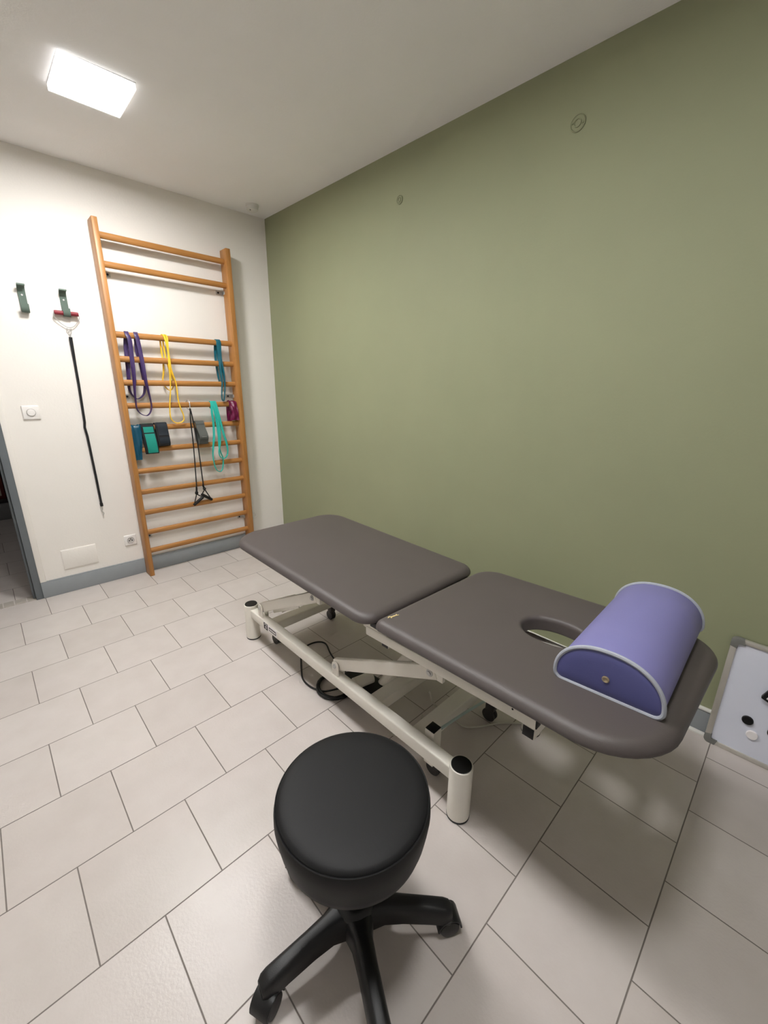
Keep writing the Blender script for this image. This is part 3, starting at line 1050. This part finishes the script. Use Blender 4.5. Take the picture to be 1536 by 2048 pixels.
def pad(bm, x0, x1, y0, y1, z0, z1, rad, redge, hole=None, crown=0.004, mtx=None):
    t = bmesh.new()
    rings = []

    def ring(pts, z):
        rings.append([t.verts.new((x, y, z)) for x, y in pts])
    h = z1 - z0
    belly = -0.05
    ring(rrect(x0, x1, y0, y1, rad, 0.075), belly)
    ring(rrect(x0, x1, y0, y1, rad, 0.045), belly + 0.003)
    ring(rrect(x0, x1, y0, y1, rad, 0.014), z0 - 0.002)
    rb = 0.006
    for i in range(0, 5):
        a = 0.5 * math.pi * i / 4
        ring(rrect(x0, x1, y0, y1, rad, rb * (1 - math.sin(a))), z0 + rb * (1 - math.cos(a)))
    zt = h - rb
    for i in range(1, 9):
        a = 0.5 * math.pi * i / 8
        ring(rrect(x0, x1, y0, y1, rad, redge * (1 - math.cos(a))), z0 + rb + zt * math.sin(a))
    last = rrect(x0, x1, y0, y1, rad, redge)
    if hole is None:
        cx, cy = (x0 + x1) / 2, (y0 + y1) / 2
        for f in (0.94, 0.85, 0.7, 0.5, 0.25):
            ring([(cx + (x - cx) * f, cy + (y - cy) * f) for x, y in last], z1 + crown * (1 - f * f))
    else:
        hx, hy, ha, hb = hole
        inner = []

        def at_angle(x, y, s):
            a = math.atan2(y - hy, x - hx)
            rr = 1.0 / ((abs(math.cos(a)) / (ha + s)) ** 2.15 + (abs(math.sin(a)) / (hb + s)) ** 2.15) ** (1 / 2.15)
            return (hx + rr * math.cos(a), hy + rr * math.sin(a))
        mid = [at_angle(x, y, 0.016) for x, y in last]
        for f in (0.08, 0.25, 0.5, 0.75, 0.92):
            ring([(a[0] * (1 - f) + b[0] * f, a[1] * (1 - f) + b[1] * f) for a, b in zip(last, mid)], z1 + crown * 4 * f * (1 - f))
        for i in range(0, 7):
            a = 0.5 * math.pi * i / 6
            ring([at_angle(x, y, 0.016 * (1 - math.sin(a))) for x, y in last], z1 - 0.016 * (1 - math.cos(a)))
        ring([at_angle(x, y, 0.0) for x, y in last], belly + 0.005)
        ring([at_angle(x, y, 0.004) for x, y in last], belly)
    n = len(rings[0])
    for a, b in zip(rings, rings[1:]):
        for j in range(n):
            t.faces.new((a[j], a[(j + 1) % n], b[(j + 1) % n], b[j]))
    if hole is None:
        t.faces.new(rings[-1])
        t.faces.new(list(reversed(rings[0])))
    else:
        a, b = rings[-1], rings[0]
        for j in range(n):
            t.faces.new((a[j], a[(j + 1) % n], b[(j + 1) % n], b[j]))
    merge(bm, t, mtx)


def pivot(origin, yaw, tilt):
    o = Vector(origin)
    return Matrix.Translation(o) @ Matrix.Rotation(R(yaw), 4, 'Z') @ Matrix.Rotation(R(tilt), 4, 'Y') @ Matrix.Translation(-o)


def pose(origin, yaw, tilt):
    return Matrix.Translation(origin) @ Matrix.Rotation(R(yaw), 4, 'Z') @ Matrix.Rotation(R(-tilt), 4, 'Y')


# each pad is built with its top face in its own z = 0 plane, origin at the fold
MF = pose((2.42, -0.767, 0.600), 0.14, -1.61)     # foot end rises slightly
MH = pose((2.42, -0.789, 0.622), -1.45, 2.56)      # head end rises
PADZ0, PADZ1 = -0.034, 0.0    # edge thickness; the underside bellies down to -0.05
bm = B()
pad(bm, -1.061, 0.012, -0.342, 0.337, PADZ0, PADZ1, (0.156, 0.071, 0.068, 0.13), 0.034, None, 0.003, MF)
obj('foot_cushion', bm, 'vinyl', tb)
bm = B()
pad(bm, 0.056, 0.897, -0.324, 0.341, PADZ0, PADZ1, (0.035, 0.175, 0.13, 0.095), 0.034, (0.517, 0.037, 0.101, 0.072), 0.002, MH)
hp = obj('head_cushion', bm, 'vinyl', tb)
# small gold animal mark printed by the near corner
bm = B()
mk = [(-0.022, -0.004), (-0.018, 0.002), (-0.012, 0.003), (-0.01, 0.0), (-0.004, 0.001), (0.004, 0.004), (0.009, 0.004), (0.012, 0.010), (0.0145, 0.009), (0.0135, 0.004), (0.02, 0.003), (0.0205, 0.0005), (0.012, 0.0), (0.006, -0.001), (0.0, -0.004), (-0.006, -0.004), (-0.009, -0.010), (-0.0125, -0.0095), (-0.011, -0.003), (-0.016, -0.001), (-0.02, -0.007)]
gm = MH @ Matrix.Translation((0.094, -0.257, -0.0025)) @ Matrix.Rotation(R(65), 4, 'Z') @ Matrix.Rotation(R(0), 4, 'X')
prism(bm, mk, 0.0, 0.0042, gm)
obj('emblem', bm, 'gold', hp)
YN, YF = -1.03, -0.52
# legs
for x in (1.378, 2.806):
    for y in (YN, YF):
        bm = B()
        lathe(bm, [(0.036, 0.006), (0.038, 0.008), (0.038, 0.206), (0.0375, 0.208), (0.036, 0.209), (0.0, 0.209)], axis_mtx((x, y, 0), (0, 0, 1)), 36)
        lg = obj('leg', bm, 'frame', tb)
        bm = B()
        lathe(bm, [(0.0335, 0.207), (0.0335, 0.2105), (0.032, 0.2125), (0.0, 0.2125)], axis_mtx((x, y, 0), (0, 0, 1)), 32)
        obj('cap', bm, 'black', lg)
        bm = B()
        lathe(bm, [(0.0365, 0.0), (0.0385, 0.002), (0.0385, 0.005), (0.036, 0.0065)], axis_mtx((x, y, 0), (0, 0, 1)), 32)
        obj('foot_pad', bm, 'black', lg)
# lower side rails
for y, lb in ((YN, 0), (YF, 1)):
    bm = B()
    box(bm, (1.40, y - 0.022, 0.14), (2.785, y + 0.022, 0.192), 0.006, 3)
    rl = obj('side_rail', bm, 'frame', tb)
    if lb == 0:
        bm = B()
        box(bm, (1.557, y - 0.0232, 0.147), (1.69, y - 0.0205, 0.187), 0.0006)
        st = obj('maker_label', bm, 'white', rl)
        bm = B()
        box(bm, (1.560, y - 0.0238, 0.149), (1.600, y - 0.022, 0.186))
        obj('dark_square', bm, 'black', st)
        bm = B()
        box(bm, (1.613, y - 0.0238, 0.158), (1.683, y - 0.022, 0.178))
        obj('dark_bar', bm, 'black', st)
        bm = B()
        # pale mark on the square and a row of strokes on the bar
        arc = [(1.58 + 0.012 * math.cos(a), y - 0.0236, 0.174 + 0.008 * math.sin(a)) for a in [math.pi * i / 8 for i in range(9)]]
        tube(bm, arc, 0.0014, n=6)
        tube(bm, [(1.58, y - 0.0236, 0.171), (1.578, y - 0.0236, 0.163), (1.582, y - 0.0236, 0.154)], 0.0016, n=6)
        tube(bm, [(1.588, y - 0.0236, 0.17), (1.59, y - 0.0236, 0.158)], 0.0011, n=6)
        obj('figure_mark', bm, 'white', st)
        bm = B()
        for k_ in range(9):
            xx = 1.618 + k_ * 0.007
            box(bm, (xx, y - 0.0243, 0.1635), (xx + 0.0045, y - 0.0235, 0.1725))
        obj('lettering', bm, 'white', st)
# lower crossbars
for x0, x1, z0, z1 in ((1.50, 1.565, 0.10, 0.15), (2.335, 2.40, 0.125, 0.175), (2.555, 2.62, 0.11, 0.16)):
    bm = B()
    box(bm, (x0, YN + 0.02, z0), (x1, YF - 0.02, z1), 0.006, 3)
    obj('crossbar', bm, 'frame', tb)
# wide grey lift plates at the foot end
bm = B()
bar(bm, (1.545, -0.99, 0.245), (1.80, -0.99, 0.38), 0.006, 0.07, 0.002)
bar(bm, (1.545, -0.56, 0.245), (1.80, -0.56, 0.38), 0.006, 0.07, 0.002)
bar(bm, (1.60, -0.99, 0.255), (1.60, -0.56, 0.255), 0.10, 0.006, 0.002)
obj('lift_plate', bm, 'frame', tb)
# post beside the near leg with a black plug and lever
bm = B()
box(bm, (2.625, -0.999, 0.06), (2.667, -0.955, 0.2085), 0.003)
ps = obj('castor_post', bm, 'frame', tb)
bm = B()
box(bm, (2.6265, -0.9975, 0.207), (2.6655, -0.9565, 0.2115), 0.0015)
obj('plug', bm, 'black', ps)
bm = B()
cyl(bm, (2.646, -0.955, 0.185), (2.646, -0.945, 0.185), 0.009, 14)
obj('bolt', bm, 'steel', ps)
bm = B()
for k_, xx in enumerate((2.632, 2.641, 2.654)):
    box(bm, (xx, -1.0005, 0.148), (xx + (0.003 if k_ < 2 else 0.008), -0.9985, 0.151))
obj('rivet_mark', bm, 'black', ps)
# castors
for x, y in ((1.53, -0.965), (1.53, -0.59), (2.655, -0.965), (2.655, -0.59)):
    bm = B()
    box(bm, (x - 0.02, y - 0.016, 0.055), (x + 0.02, y + 0.016, 0.085 if y < -0.8 else 0.112), 0.004)
    cs = obj('castor', bm, 'wheel', tb)
    for s in (-1, 1):
        bm = B()
        lathe(bm, [(0.01, 0), (0.026, 0.0), (0.0295, 0.003), (0.0295, 0.009), (0.026, 0.012), (0.012, 0.012), (0.01, 0.009)], axis_mtx((x - 0.004, y + s * 0.01 - 0.006, 0.0295), (0, 1, 0)), 28)
        obj('wheel', bm, 'wheel', cs)
# brackets and lifting arms, both sides
for y, s in ((YN, 1), (YF, -1)):
    for px, bx in ((2.163, 2.664), (1.513, 2.0)):
        pz, bz = 0.238, 0.482
        if px < 2:
            pz, bz = 0.244, 0.492
        ya = y + s * 0.006
        bm = B()
        for q in (-0.019, 0.013):
            o2 = [(-0.02, -0.052), (0.02, -0.052)] + [(0.02 * math.cos(a), 0.02 * math.sin(a)) for a in [math.pi * i / 10 for i in range(11)]]
            prism(bm, o2, -0.003, 0.003, axis_mtx((px, ya + s * q, pz), (0, -1, 0), (1, 0, 0)), 0.001)
        br = obj('bracket', bm, 'frame', tb)
        bm = B()
        lathe(bm, [(0.0, -0.004), (0.0085, -0.004), (0.0095, 0.0), (0.0095, 0.005), (0.006, 0.008), (0, 0.008)], axis_mtx((px, ya - s * 0.022, pz), (0, -s, 0)), 16)
        obj('bolt', bm, 'steel', br)
        bm = B()
        d = Vector((bx - px, 0, bz - pz)).normalized()
        bar(bm, Vector((px, ya, pz)) - d * 0.02, Vector((bx, ya, bz)) + d * 0.022, 0.024, 0.052, 0.006)
        ar = obj('lift_arm', bm, 'frame', tb)
        bm = B()
        lathe(bm, [(0.0, -0.004), (0.0125, -0.004), (0.0135, 0.0), (0.012, 0.004), (0.008, 0.004), (0.0075, 0.008), (0, 0.008)], axis_mtx((bx, ya - s * 0.0115, bz), (0, -s, 0)), 18)
        obj('bolt', bm, 'steel', ar)
        bm = B()
        box(bm, (bx + 0.012, ya - 0.008, bz - 0.018), (bx + 0.05, ya + 0.008, bz + 0.03), 0.003)
        obj('lug', bm, 'frame', tb)
# upper frame: inset rails under the foot pad, outer rails rising under the head pad
for y, s in ((YN, 1), (YF, -1)):
    yr = y - s * 0.004
    yi = y + s * 0.085
    bm = B()
    bar(bm, (1.55, yi, 0.532), (2.40, yi, 0.522), 0.03, 0.036, 0.004)
    obj('inner_rail', bm, 'frame', tb)
    bm = B()
    bar(bm, (2.365, yr, 0.5075), (3.028, yr, 0.5335), 0.03, 0.036, 0.004)
    rl = obj('upper_rail', bm, 'frame', tb)
    bm = B()
    bar(bm, (3.026, yr, 0.5335), (3.0305, yr, 0.5337), 0.025, 0.031, 0.001)
    obj('end_cap', bm, 'black', rl)
    bm = B()
    cyl(bm, (2.962, yr - s * 0.013, 0.541), (2.962, yr - s * 0.0158, 0.541), 0.003, 10)
    obj('rivet', bm, 'black', rl)
    bm = B()
    box(bm, (2.345, yr - 0.012, 0.515), (2.475, yr + 0.012, 0.563), 0.006, 3)
    box(bm, (2.345, min(yr, yi) - 0.008, 0.512), (2.385, max(yr, yi) + 0.008, 0.545), 0.004)
    obj('hinge_plate', bm, 'frame', tb)
    bm = B()
    box(bm, (1.6, yi - 0.02, 0.54), (2.36, yi + 0.02, 0.562), 0.003, 2)
    box(bm, (2.52, yr + s * 0.03 - 0.02, 0.53), (3.0, yr + s * 0.03 + 0.02, 0.585), 0.003, 2)
    obj('pad_batten', bm, 'under', tb)
bm = B()
box(bm, (2.40, YN - 0.03, 0.545), (2.50, YF + 0.03, 0.566), 0.003, 2)
obj('fold_shade_strip', bm, 'black', tb)  # black strip added as the shade in the pad gap; also stops light leaking through
bm = B()
bar(bm, (2.40, -0.677, 0.516), (3.0, -0.677, 0.52), 0.045, 0.034, 0.004)
obj('middle_rail', bm, 'frame', tb)
for xx, zz, y0, y1 in ((3.011, 0.4985, YN - 0.018, YF + 0.018), (2.4185, 0.4535, YN + 0.03, YF - 0.03), (1.75, 0.505, YN + 0.1, YF - 0.1)):
    bm = B()
    box(bm, (xx - 0.0175, y0, zz - 0.0175), (xx + 0.0175, y1, zz + 0.0175), 0.003)
    if xx == 2.4185:
        for yy in (y0 + 0.012, y1 - 0.052):
            box(bm, (xx - 0.0125, yy, zz + 0.012), (xx + 0.0125, yy + 0.04, zz + 0.075), 0.002)
    cb = obj('upper_crossbar', bm, 'frame', tb)
    for yy in (y0 - 0.0015, y1 - 0.0015):
        bm = B()
        box(bm, (xx - 0.0155, yy, zz - 0.0155), (xx + 0.0155, yy + 0.003, zz + 0.0155), 0.001)
        obj('end_cap', bm, 'black', cb)
# motor and actuator
bm = B()
box(bm, (2.07, -0.95, 0.012), (2.27, -0.83, 0.092), 0.012, 3)
mo = obj('motor', bm, 'black', tb)
bm = B()
cyl(bm, (2.175, -0.955, 0.1), (2.195, -0.86, 0.1), 0.028, 24, 0.004)
obj('motor_cover', bm, 'frame', mo)
bm = B()
tube(bm, [(2.24, -0.84, 0.075), (2.38, -0.79, 0.3)], 0.024, n=16)
tube(bm, [(2.38, -0.79, 0.3), (2.56, -0.79, 0.46)], 0.014, n=14)
obj('actuator', bm, 'frame', tb)
bm = B()
bar(bm, (2.20, -0.80, 0.30), (2.46, -0.66, 0.46), 0.05, 0.03, 0.004)
obj('lift_lever', bm, 'frame', tb)
# cables
bm = B()
tube(bm, [(2.08, -0.88, 0.05), (1.97, -0.86, 0.02), (1.82, -0.815, 0.006), (1.727, -0.78, 0.006), (1.681, -0.80, 0.006), (1.668, -0.855, 0.006), (1.69, -0.92, 0.006), (1.747, -0.955, 0.006), (1.82, -1.0, 0.006), (1.88, -1.032, 0.006), (1.935, -1.04, 0.006), (1.99, -1.03, 0.006), (2.03, -1.005, 0.006), (2.08, -0.94, 0.02)], 0.0042, n=8, smooth=6)
obj('power_cable', bm, 'black', tb)
bm = B()
for k_ in range(4):
    pts = []
    for i in range(24):
        a = 2 * math.pi * i / 24
        pts.append((2.03 + (0.082 + 0.006 * (k_ % 2)) * math.cos(a) + 0.004 * k_, -0.955 + (0.074 + 0.005 * (k_ % 3)) * math.sin(a), 0.007 + 0.007 * (k_ // 2) + 0.003 * math.sin(2 * a + k_)))
    tube(bm, pts, 0.006, True, 8)
obj('coiled_cable', bm, 'black', tb)
bm = B()
tube(bm, [(2.662, -0.953, 0.2), (2.655, -0.80, 0.165), (2.65, -0.62, 0.12)], 0.0055, n=10)
obj('air_hose', bm, 'tubeblue', tb)
bm = B()
tube(bm, [(2.50, -0.82, 0.18), (2.47, -0.76, 0.08), (2.47, -0.71, 0.01), (2.52, -0.70, 0.006), (2.60, -0.71, 0.006), (2.65, -0.66, 0.006), (2.70, -0.58, 0.006), (2.78, -0.50, 0.006), (2.86, -0.40, 0.006)], 0.0045, n=8, smooth=6)
tube(bm, [(2.41, -0.97, 0.006), (2.45, -0.93, 0.006), (2.47, -0.86, 0.006), (2.45, -0.80, 0.02)], 0.0045, n=8, smooth=6)
obj('white_cable', bm, 'cable_white', tb)

# ------------------------------------------------------------------ lavender half-roll cushion on the head end
CM = Matrix.Translation((3.1515, -0.9725, 0.658)) @ Matrix.Rotation(R(1.4), 4, 'Z') @ Matrix.Rotation(R(-2.8), 4, 'Y')
hr = thing('half_roll_cushion', (3.16, -0.73, 0.69), 'lavender half-round bolster with grey piping on the head of the table', 'cushion')
W2, HH = 0.120, 0.1165


def dshape(s=0.0, n=40):
    """D outline (x, z): flat base, rounded corners, arched top; s insets it."""
    pts = []
    w = W2 - s
    rr = max(0.005, 0.018 - s * 0.6)
    zs = s + rr
    for i in range(n + 1):
        a = math.pi * i / n
        x = w * math.copysign(abs(math.cos(a)) ** 0.9, math.cos(a))
        pts.append((x, zs + (HH - s - zs) * abs(math.sin(a)) ** 0.92))
    for i in range(1, 7):
        a = math.pi + 0.5 * math.pi * i / 6
        pts.append((-w + rr + rr * math.cos(a), zs + rr * math.sin(a)))
    m_ = 14
    for i in range(1, m_):
        f = i / m_
        pts.append(((-w + rr) * (1 - f) + (w - rr) * f, s))
    for i in range(0, 6):
        a = 1.5 * math.pi + 0.5 * math.pi * i / 6
        pts.append((w - rr + rr * math.cos(a), zs + rr * math.sin(a)))
    return pts


LEN = 0.495
bm = B()
t2 = bmesh.new()
rings = []
for yy in (0.0, 0.004, LEN * 0.25, LEN * 0.5, LEN * 0.75, LEN - 0.004, LEN):
    rings.append([t2.verts.new((x, yy, z)) for x, z in dshape(0.002 if yy in (0.0, LEN) else 0)])
for a, b in zip(rings, rings[1:]):
    n = len(a)
    for j in range(n):
        t2.faces.new((a[j], a[(j + 1) % n], b[(j + 1) % n], b[j]))
merge(bm, t2, CM)
obj('cover', bm, 'lavender', hr)
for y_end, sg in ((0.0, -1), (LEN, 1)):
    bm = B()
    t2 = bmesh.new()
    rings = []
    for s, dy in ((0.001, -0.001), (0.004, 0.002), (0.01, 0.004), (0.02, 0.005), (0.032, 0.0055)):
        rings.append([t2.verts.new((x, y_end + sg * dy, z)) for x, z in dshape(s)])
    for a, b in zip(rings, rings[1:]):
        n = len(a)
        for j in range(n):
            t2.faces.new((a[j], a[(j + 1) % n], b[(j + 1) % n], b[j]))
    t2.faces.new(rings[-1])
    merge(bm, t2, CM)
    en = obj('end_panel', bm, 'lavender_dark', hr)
    en['label'] = 'darker violet end panel'
    bm = B()
    tube(bm, [CM @ Vector((x, y_end + sg * 0.001, z)) for x, z in dshape(-0.001)], 0.0052, True, 8)
    obj('piping', bm, 'piping', hr)
    bm = B()
    lathe(bm, [(0.0042, 0.0), (0.0085, 0.0), (0.0085, 0.002), (0.0065, 0.0035), (0.0042, 0.002)], CM @ axis_mtx((0.0, y_end + sg * 0.0055, 0.048), (0, sg, 0)), 24)
    ey = obj('eyelet', bm, 'brass', en)

# ------------------------------------------------------------------ black stool
SX, SY = 2.803, -1.478
st = thing('rolling_stool', (SX, SY, 0), 'round black padded rolling stool in front of the treatment table', 'stool')
bm = B()
zt = 0.482
lathe(bm, [(0.0, 0.352), (0.15, 0.352), (0.16, 0.354), (0.166, 0.362), (0.1725, 0.385), (0.1775, 0.415), (0.1805, 0.438), (0.1798, 0.456), (0.177, 0.4655), (0.1748, 0.4668), (0.1742, 0.469), (0.172, 0.4725),
           (0.163, 0.4765), (0.145, 0.4792), (0.10, 0.4808), (0.05, 0.4814), (0.0, 0.4816)], axis_mtx((SX, SY, 0), (0, 0, 1)), 72)
obj('seat', bm, 'stool', st)
bm = B()
pts = [(SX + 0.1762 * math.cos(a), SY + 0.1762 * math.sin(a), 0.4668) for a in [2 * math.pi * i / 72 for i in range(72)]]
tube(bm, pts, 0.0018, True, 6)
obj('seam', bm, 'stool', st)
bm = B()
lathe(bm, [(0.11, 0.363), (0.11, 0.354), (0.05, 0.345), (0.034, 0.33), (0.03, 0.325), (0.03, 0.12)], axis_mtx((SX, SY, 0), (0, 0, 1)), 32)
obj('column', bm, 'black', st)
bm = B()
lathe(bm, [(0.035, 0.04), (0.05, 0.045), (0.053, 0.08), (0.052, 0.112), (0.046, 0.122), (0.036, 0.127), (0.0, 0.127)], axis_mtx((SX, SY, 0), (0, 0, 1)), 32)
obj('hub', bm, 'nylon', st)
A0 = math.degrees(math.atan2(-0.437, 0.899))
for i in range(5):
    a = R(A0 + 72 * i)
    d = Vector((math.cos(a), math.sin(a), 0)) * 0.965
    w = Vector((-math.sin(a), math.cos(a), 0))
    o0 = Vector((SX, SY, 0))
    bm = B()
    # tapering arm with a rounded top
    secs = []
    for f, wd_, zt_, zb_ in ((0.03, 0.042, 0.118, 0.055), (0.055, 0.034, 0.116, 0.058), (0.08, 0.0265, 0.114, 0.06), (0.13, 0.024, 0.109, 0.06), (0.2, 0.0235, 0.101, 0.056), (0.238, 0.0235, 0.096, 0.052), (0.252, 0.022, 0.091, 0.05), (0.261, 0.016, 0.083, 0.05)):
        sec = []
        for q in range(14):
            b_ = math.pi * q / 13
            sec.append(o0 + d * f + w * wd_ * math.copysign(abs(math.cos(b_)) ** 0.55, math.cos(b_)) + Vector((0, 0, zb_ + (zt_ - zb_) * abs(math.sin(b_)) ** 0.55)))
        secs.append([bm.verts.new(p_) for p_ in sec])
    for s0, s1 in zip(secs, secs[1:]):
        n = len(s0)
        for j in range(n):
            bm.faces.new((s0[j], s0[(j + 1) % n], s1[(j + 1) % n], s1[j]))
    bm.faces.new(list(reversed(secs[0])))
    bm.faces.new(secs[-1])
    lg = obj('leg', bm, 'nylon', st)
    cpos = o0 + d * 0.235
    bm = B()
    cyl(bm, cpos + Vector((0, 0, 0.07)), cpos + Vector((0, 0, 0.045)), 0.009, 14)
    ca = R(A0 + 72 * i + (40, 12, 110, 175, 30)[i])
    cd = Vector((math.cos(ca), math.sin(ca), 0))
    cw = Vector((-cd.y, cd.x, 0))
    cc = cpos + cd * 0.016
    # curved hood over the twin wheels
    hood = [cc + cd * 0.0305 * math.cos(q) + Vector((0, 0, 0.0285 + 0.031 * math.sin(q))) for q in [math.pi * j / 10 for j in range(11)]]
    ribbon(bm, [Vector(h_) for h_ in hood], 0.05, 0.005, [cw] * len(hood), False)
    cs = obj('castor', bm, 'nylon', lg)
    for s in (-1, 1):
        bm = B()
        lathe(bm, [(0.0, -0.001), (0.021, 0.0), (0.0275, 0.003), (0.0275, 0.015), (0.024, 0.0205), (0.008, 0.0225), (0, 0.0225)], axis_mtx(cc + cw * s * 0.003 + Vector((0, 0, 0.0275)), cw * s), 26)
        obj('wheel', bm, 'nylon', lg)

# ------------------------------------------------------------------ whiteboard leaning on the green wall
WH, WW = 0.475, 0.62
ang = math.atan2(0.022, 0.47)
WM = Matrix.Translation((3.318, -0.045, 0.0)) @ Matrix.Rotation(-ang, 4, 'X')
# local: x along the wall, y = out of the board's face negative, z up
bd = thing('whiteboard', (3.63, -0.035, 0), 'small glossy whiteboard in aluminium frame leaning against the green wall', 'whiteboard')
bm = B()
box(bm, (0.012, 0.003, 0.012), (WW - 0.012, 0.012, WH - 0.012), 0.001, 1, WM)
obj('surface', bm, 'board', bd)
bm = B()
for lo, hi in (((0.0, -0.003, 0.03), (0.02, 0.014, WH - 0.03)), ((WW - 0.02, -0.003, 0.03), (WW, 0.014, WH - 0.03)),
               ((0.03, -0.003, 0.0), (WW - 0.03, 0.014, 0.018)), ((0.03, -0.003, WH - 0.018), (WW - 0.03, 0.014, WH))):
    box(bm, lo, hi, 0.003, 2, WM)
obj('frame', bm, 'alu', bd)
for cx, sx in ((0, 1), (WW, -1)):
    for cz, sz in ((0, 1), (WH, -1)):
        arc = [(0.016 - 0.017 * math.cos(a), 0.016 - 0.017 * math.sin(a)) for a in [0.5 * math.pi * i / 8 for i in range(9)]]
        out = arc + [(0.036, -0.001), (0.042, 0.021), (0.024, 0.021), (0.021, 0.024), (0.021, 0.042), (-0.001, 0.036)]
        o2 = [(cx + sx * x, cz + sz * z) for x, z in out]
        bm = B()
        mt_ = WM @ Matrix(((1, 0, 0, 0), (0, 0, -1, 0), (0, 1, 0, 0), (0, 0, 0, 1)))
        prism(bm, o2, -0.0148, 0.0048, mt_, 0.0015)
        obj('corner_cap', bm, 'corner', bd)


def magnet(x, z, r, mt, label, h=0.008):
    bm = B()
    lathe(bm, [(0, 0.0), (r, 0.0), (r, h * 0.6), (r * 0.9, h), (r * 0.6, h * 1.02), (0, h * 0.95)], WM @ axis_mtx((x, 0.003, z), (0, -1, 0)), 32)
    o = obj('magnet', bm, mt, at=WM @ Vector((x, 0.003, z)))
    tag(o, label, 'magnet', 'round magnets on the whiteboard')


magnet(0.107, 0.163, 0.0175, 'black', 'round black magnet above the white magnet on the whiteboard')
magnet(0.130, 0.111, 0.0175, 'white', 'round white magnet low on the whiteboard')
magnet(0.183, 0.152, 0.0175, 'black', 'round black magnet cut by the photo edge on the whiteboard')
t = thing('board_eraser', WM @ Vector((0.155, 0.0, 0.28)), 'black board eraser stuck at an angle on the whiteboard', 'eraser')
EM = WM @ Matrix.Translation((0.172, 0.0028, 0.288)) @ Matrix.Rotation(R(22), 4, 'Y')
bm = B()
box(bm, (-0.045, -0.022, -0.024), (0.045, 0.0, 0.024), 0.004, 3, EM)
obj('body', bm, 'black', t)
bm = B()
box(bm, (-0.033, -0.0232, -0.014), (0.036, -0.021, 0.008), 0.0006, 1, EM)
obj('paper_label', bm, 'white', t)
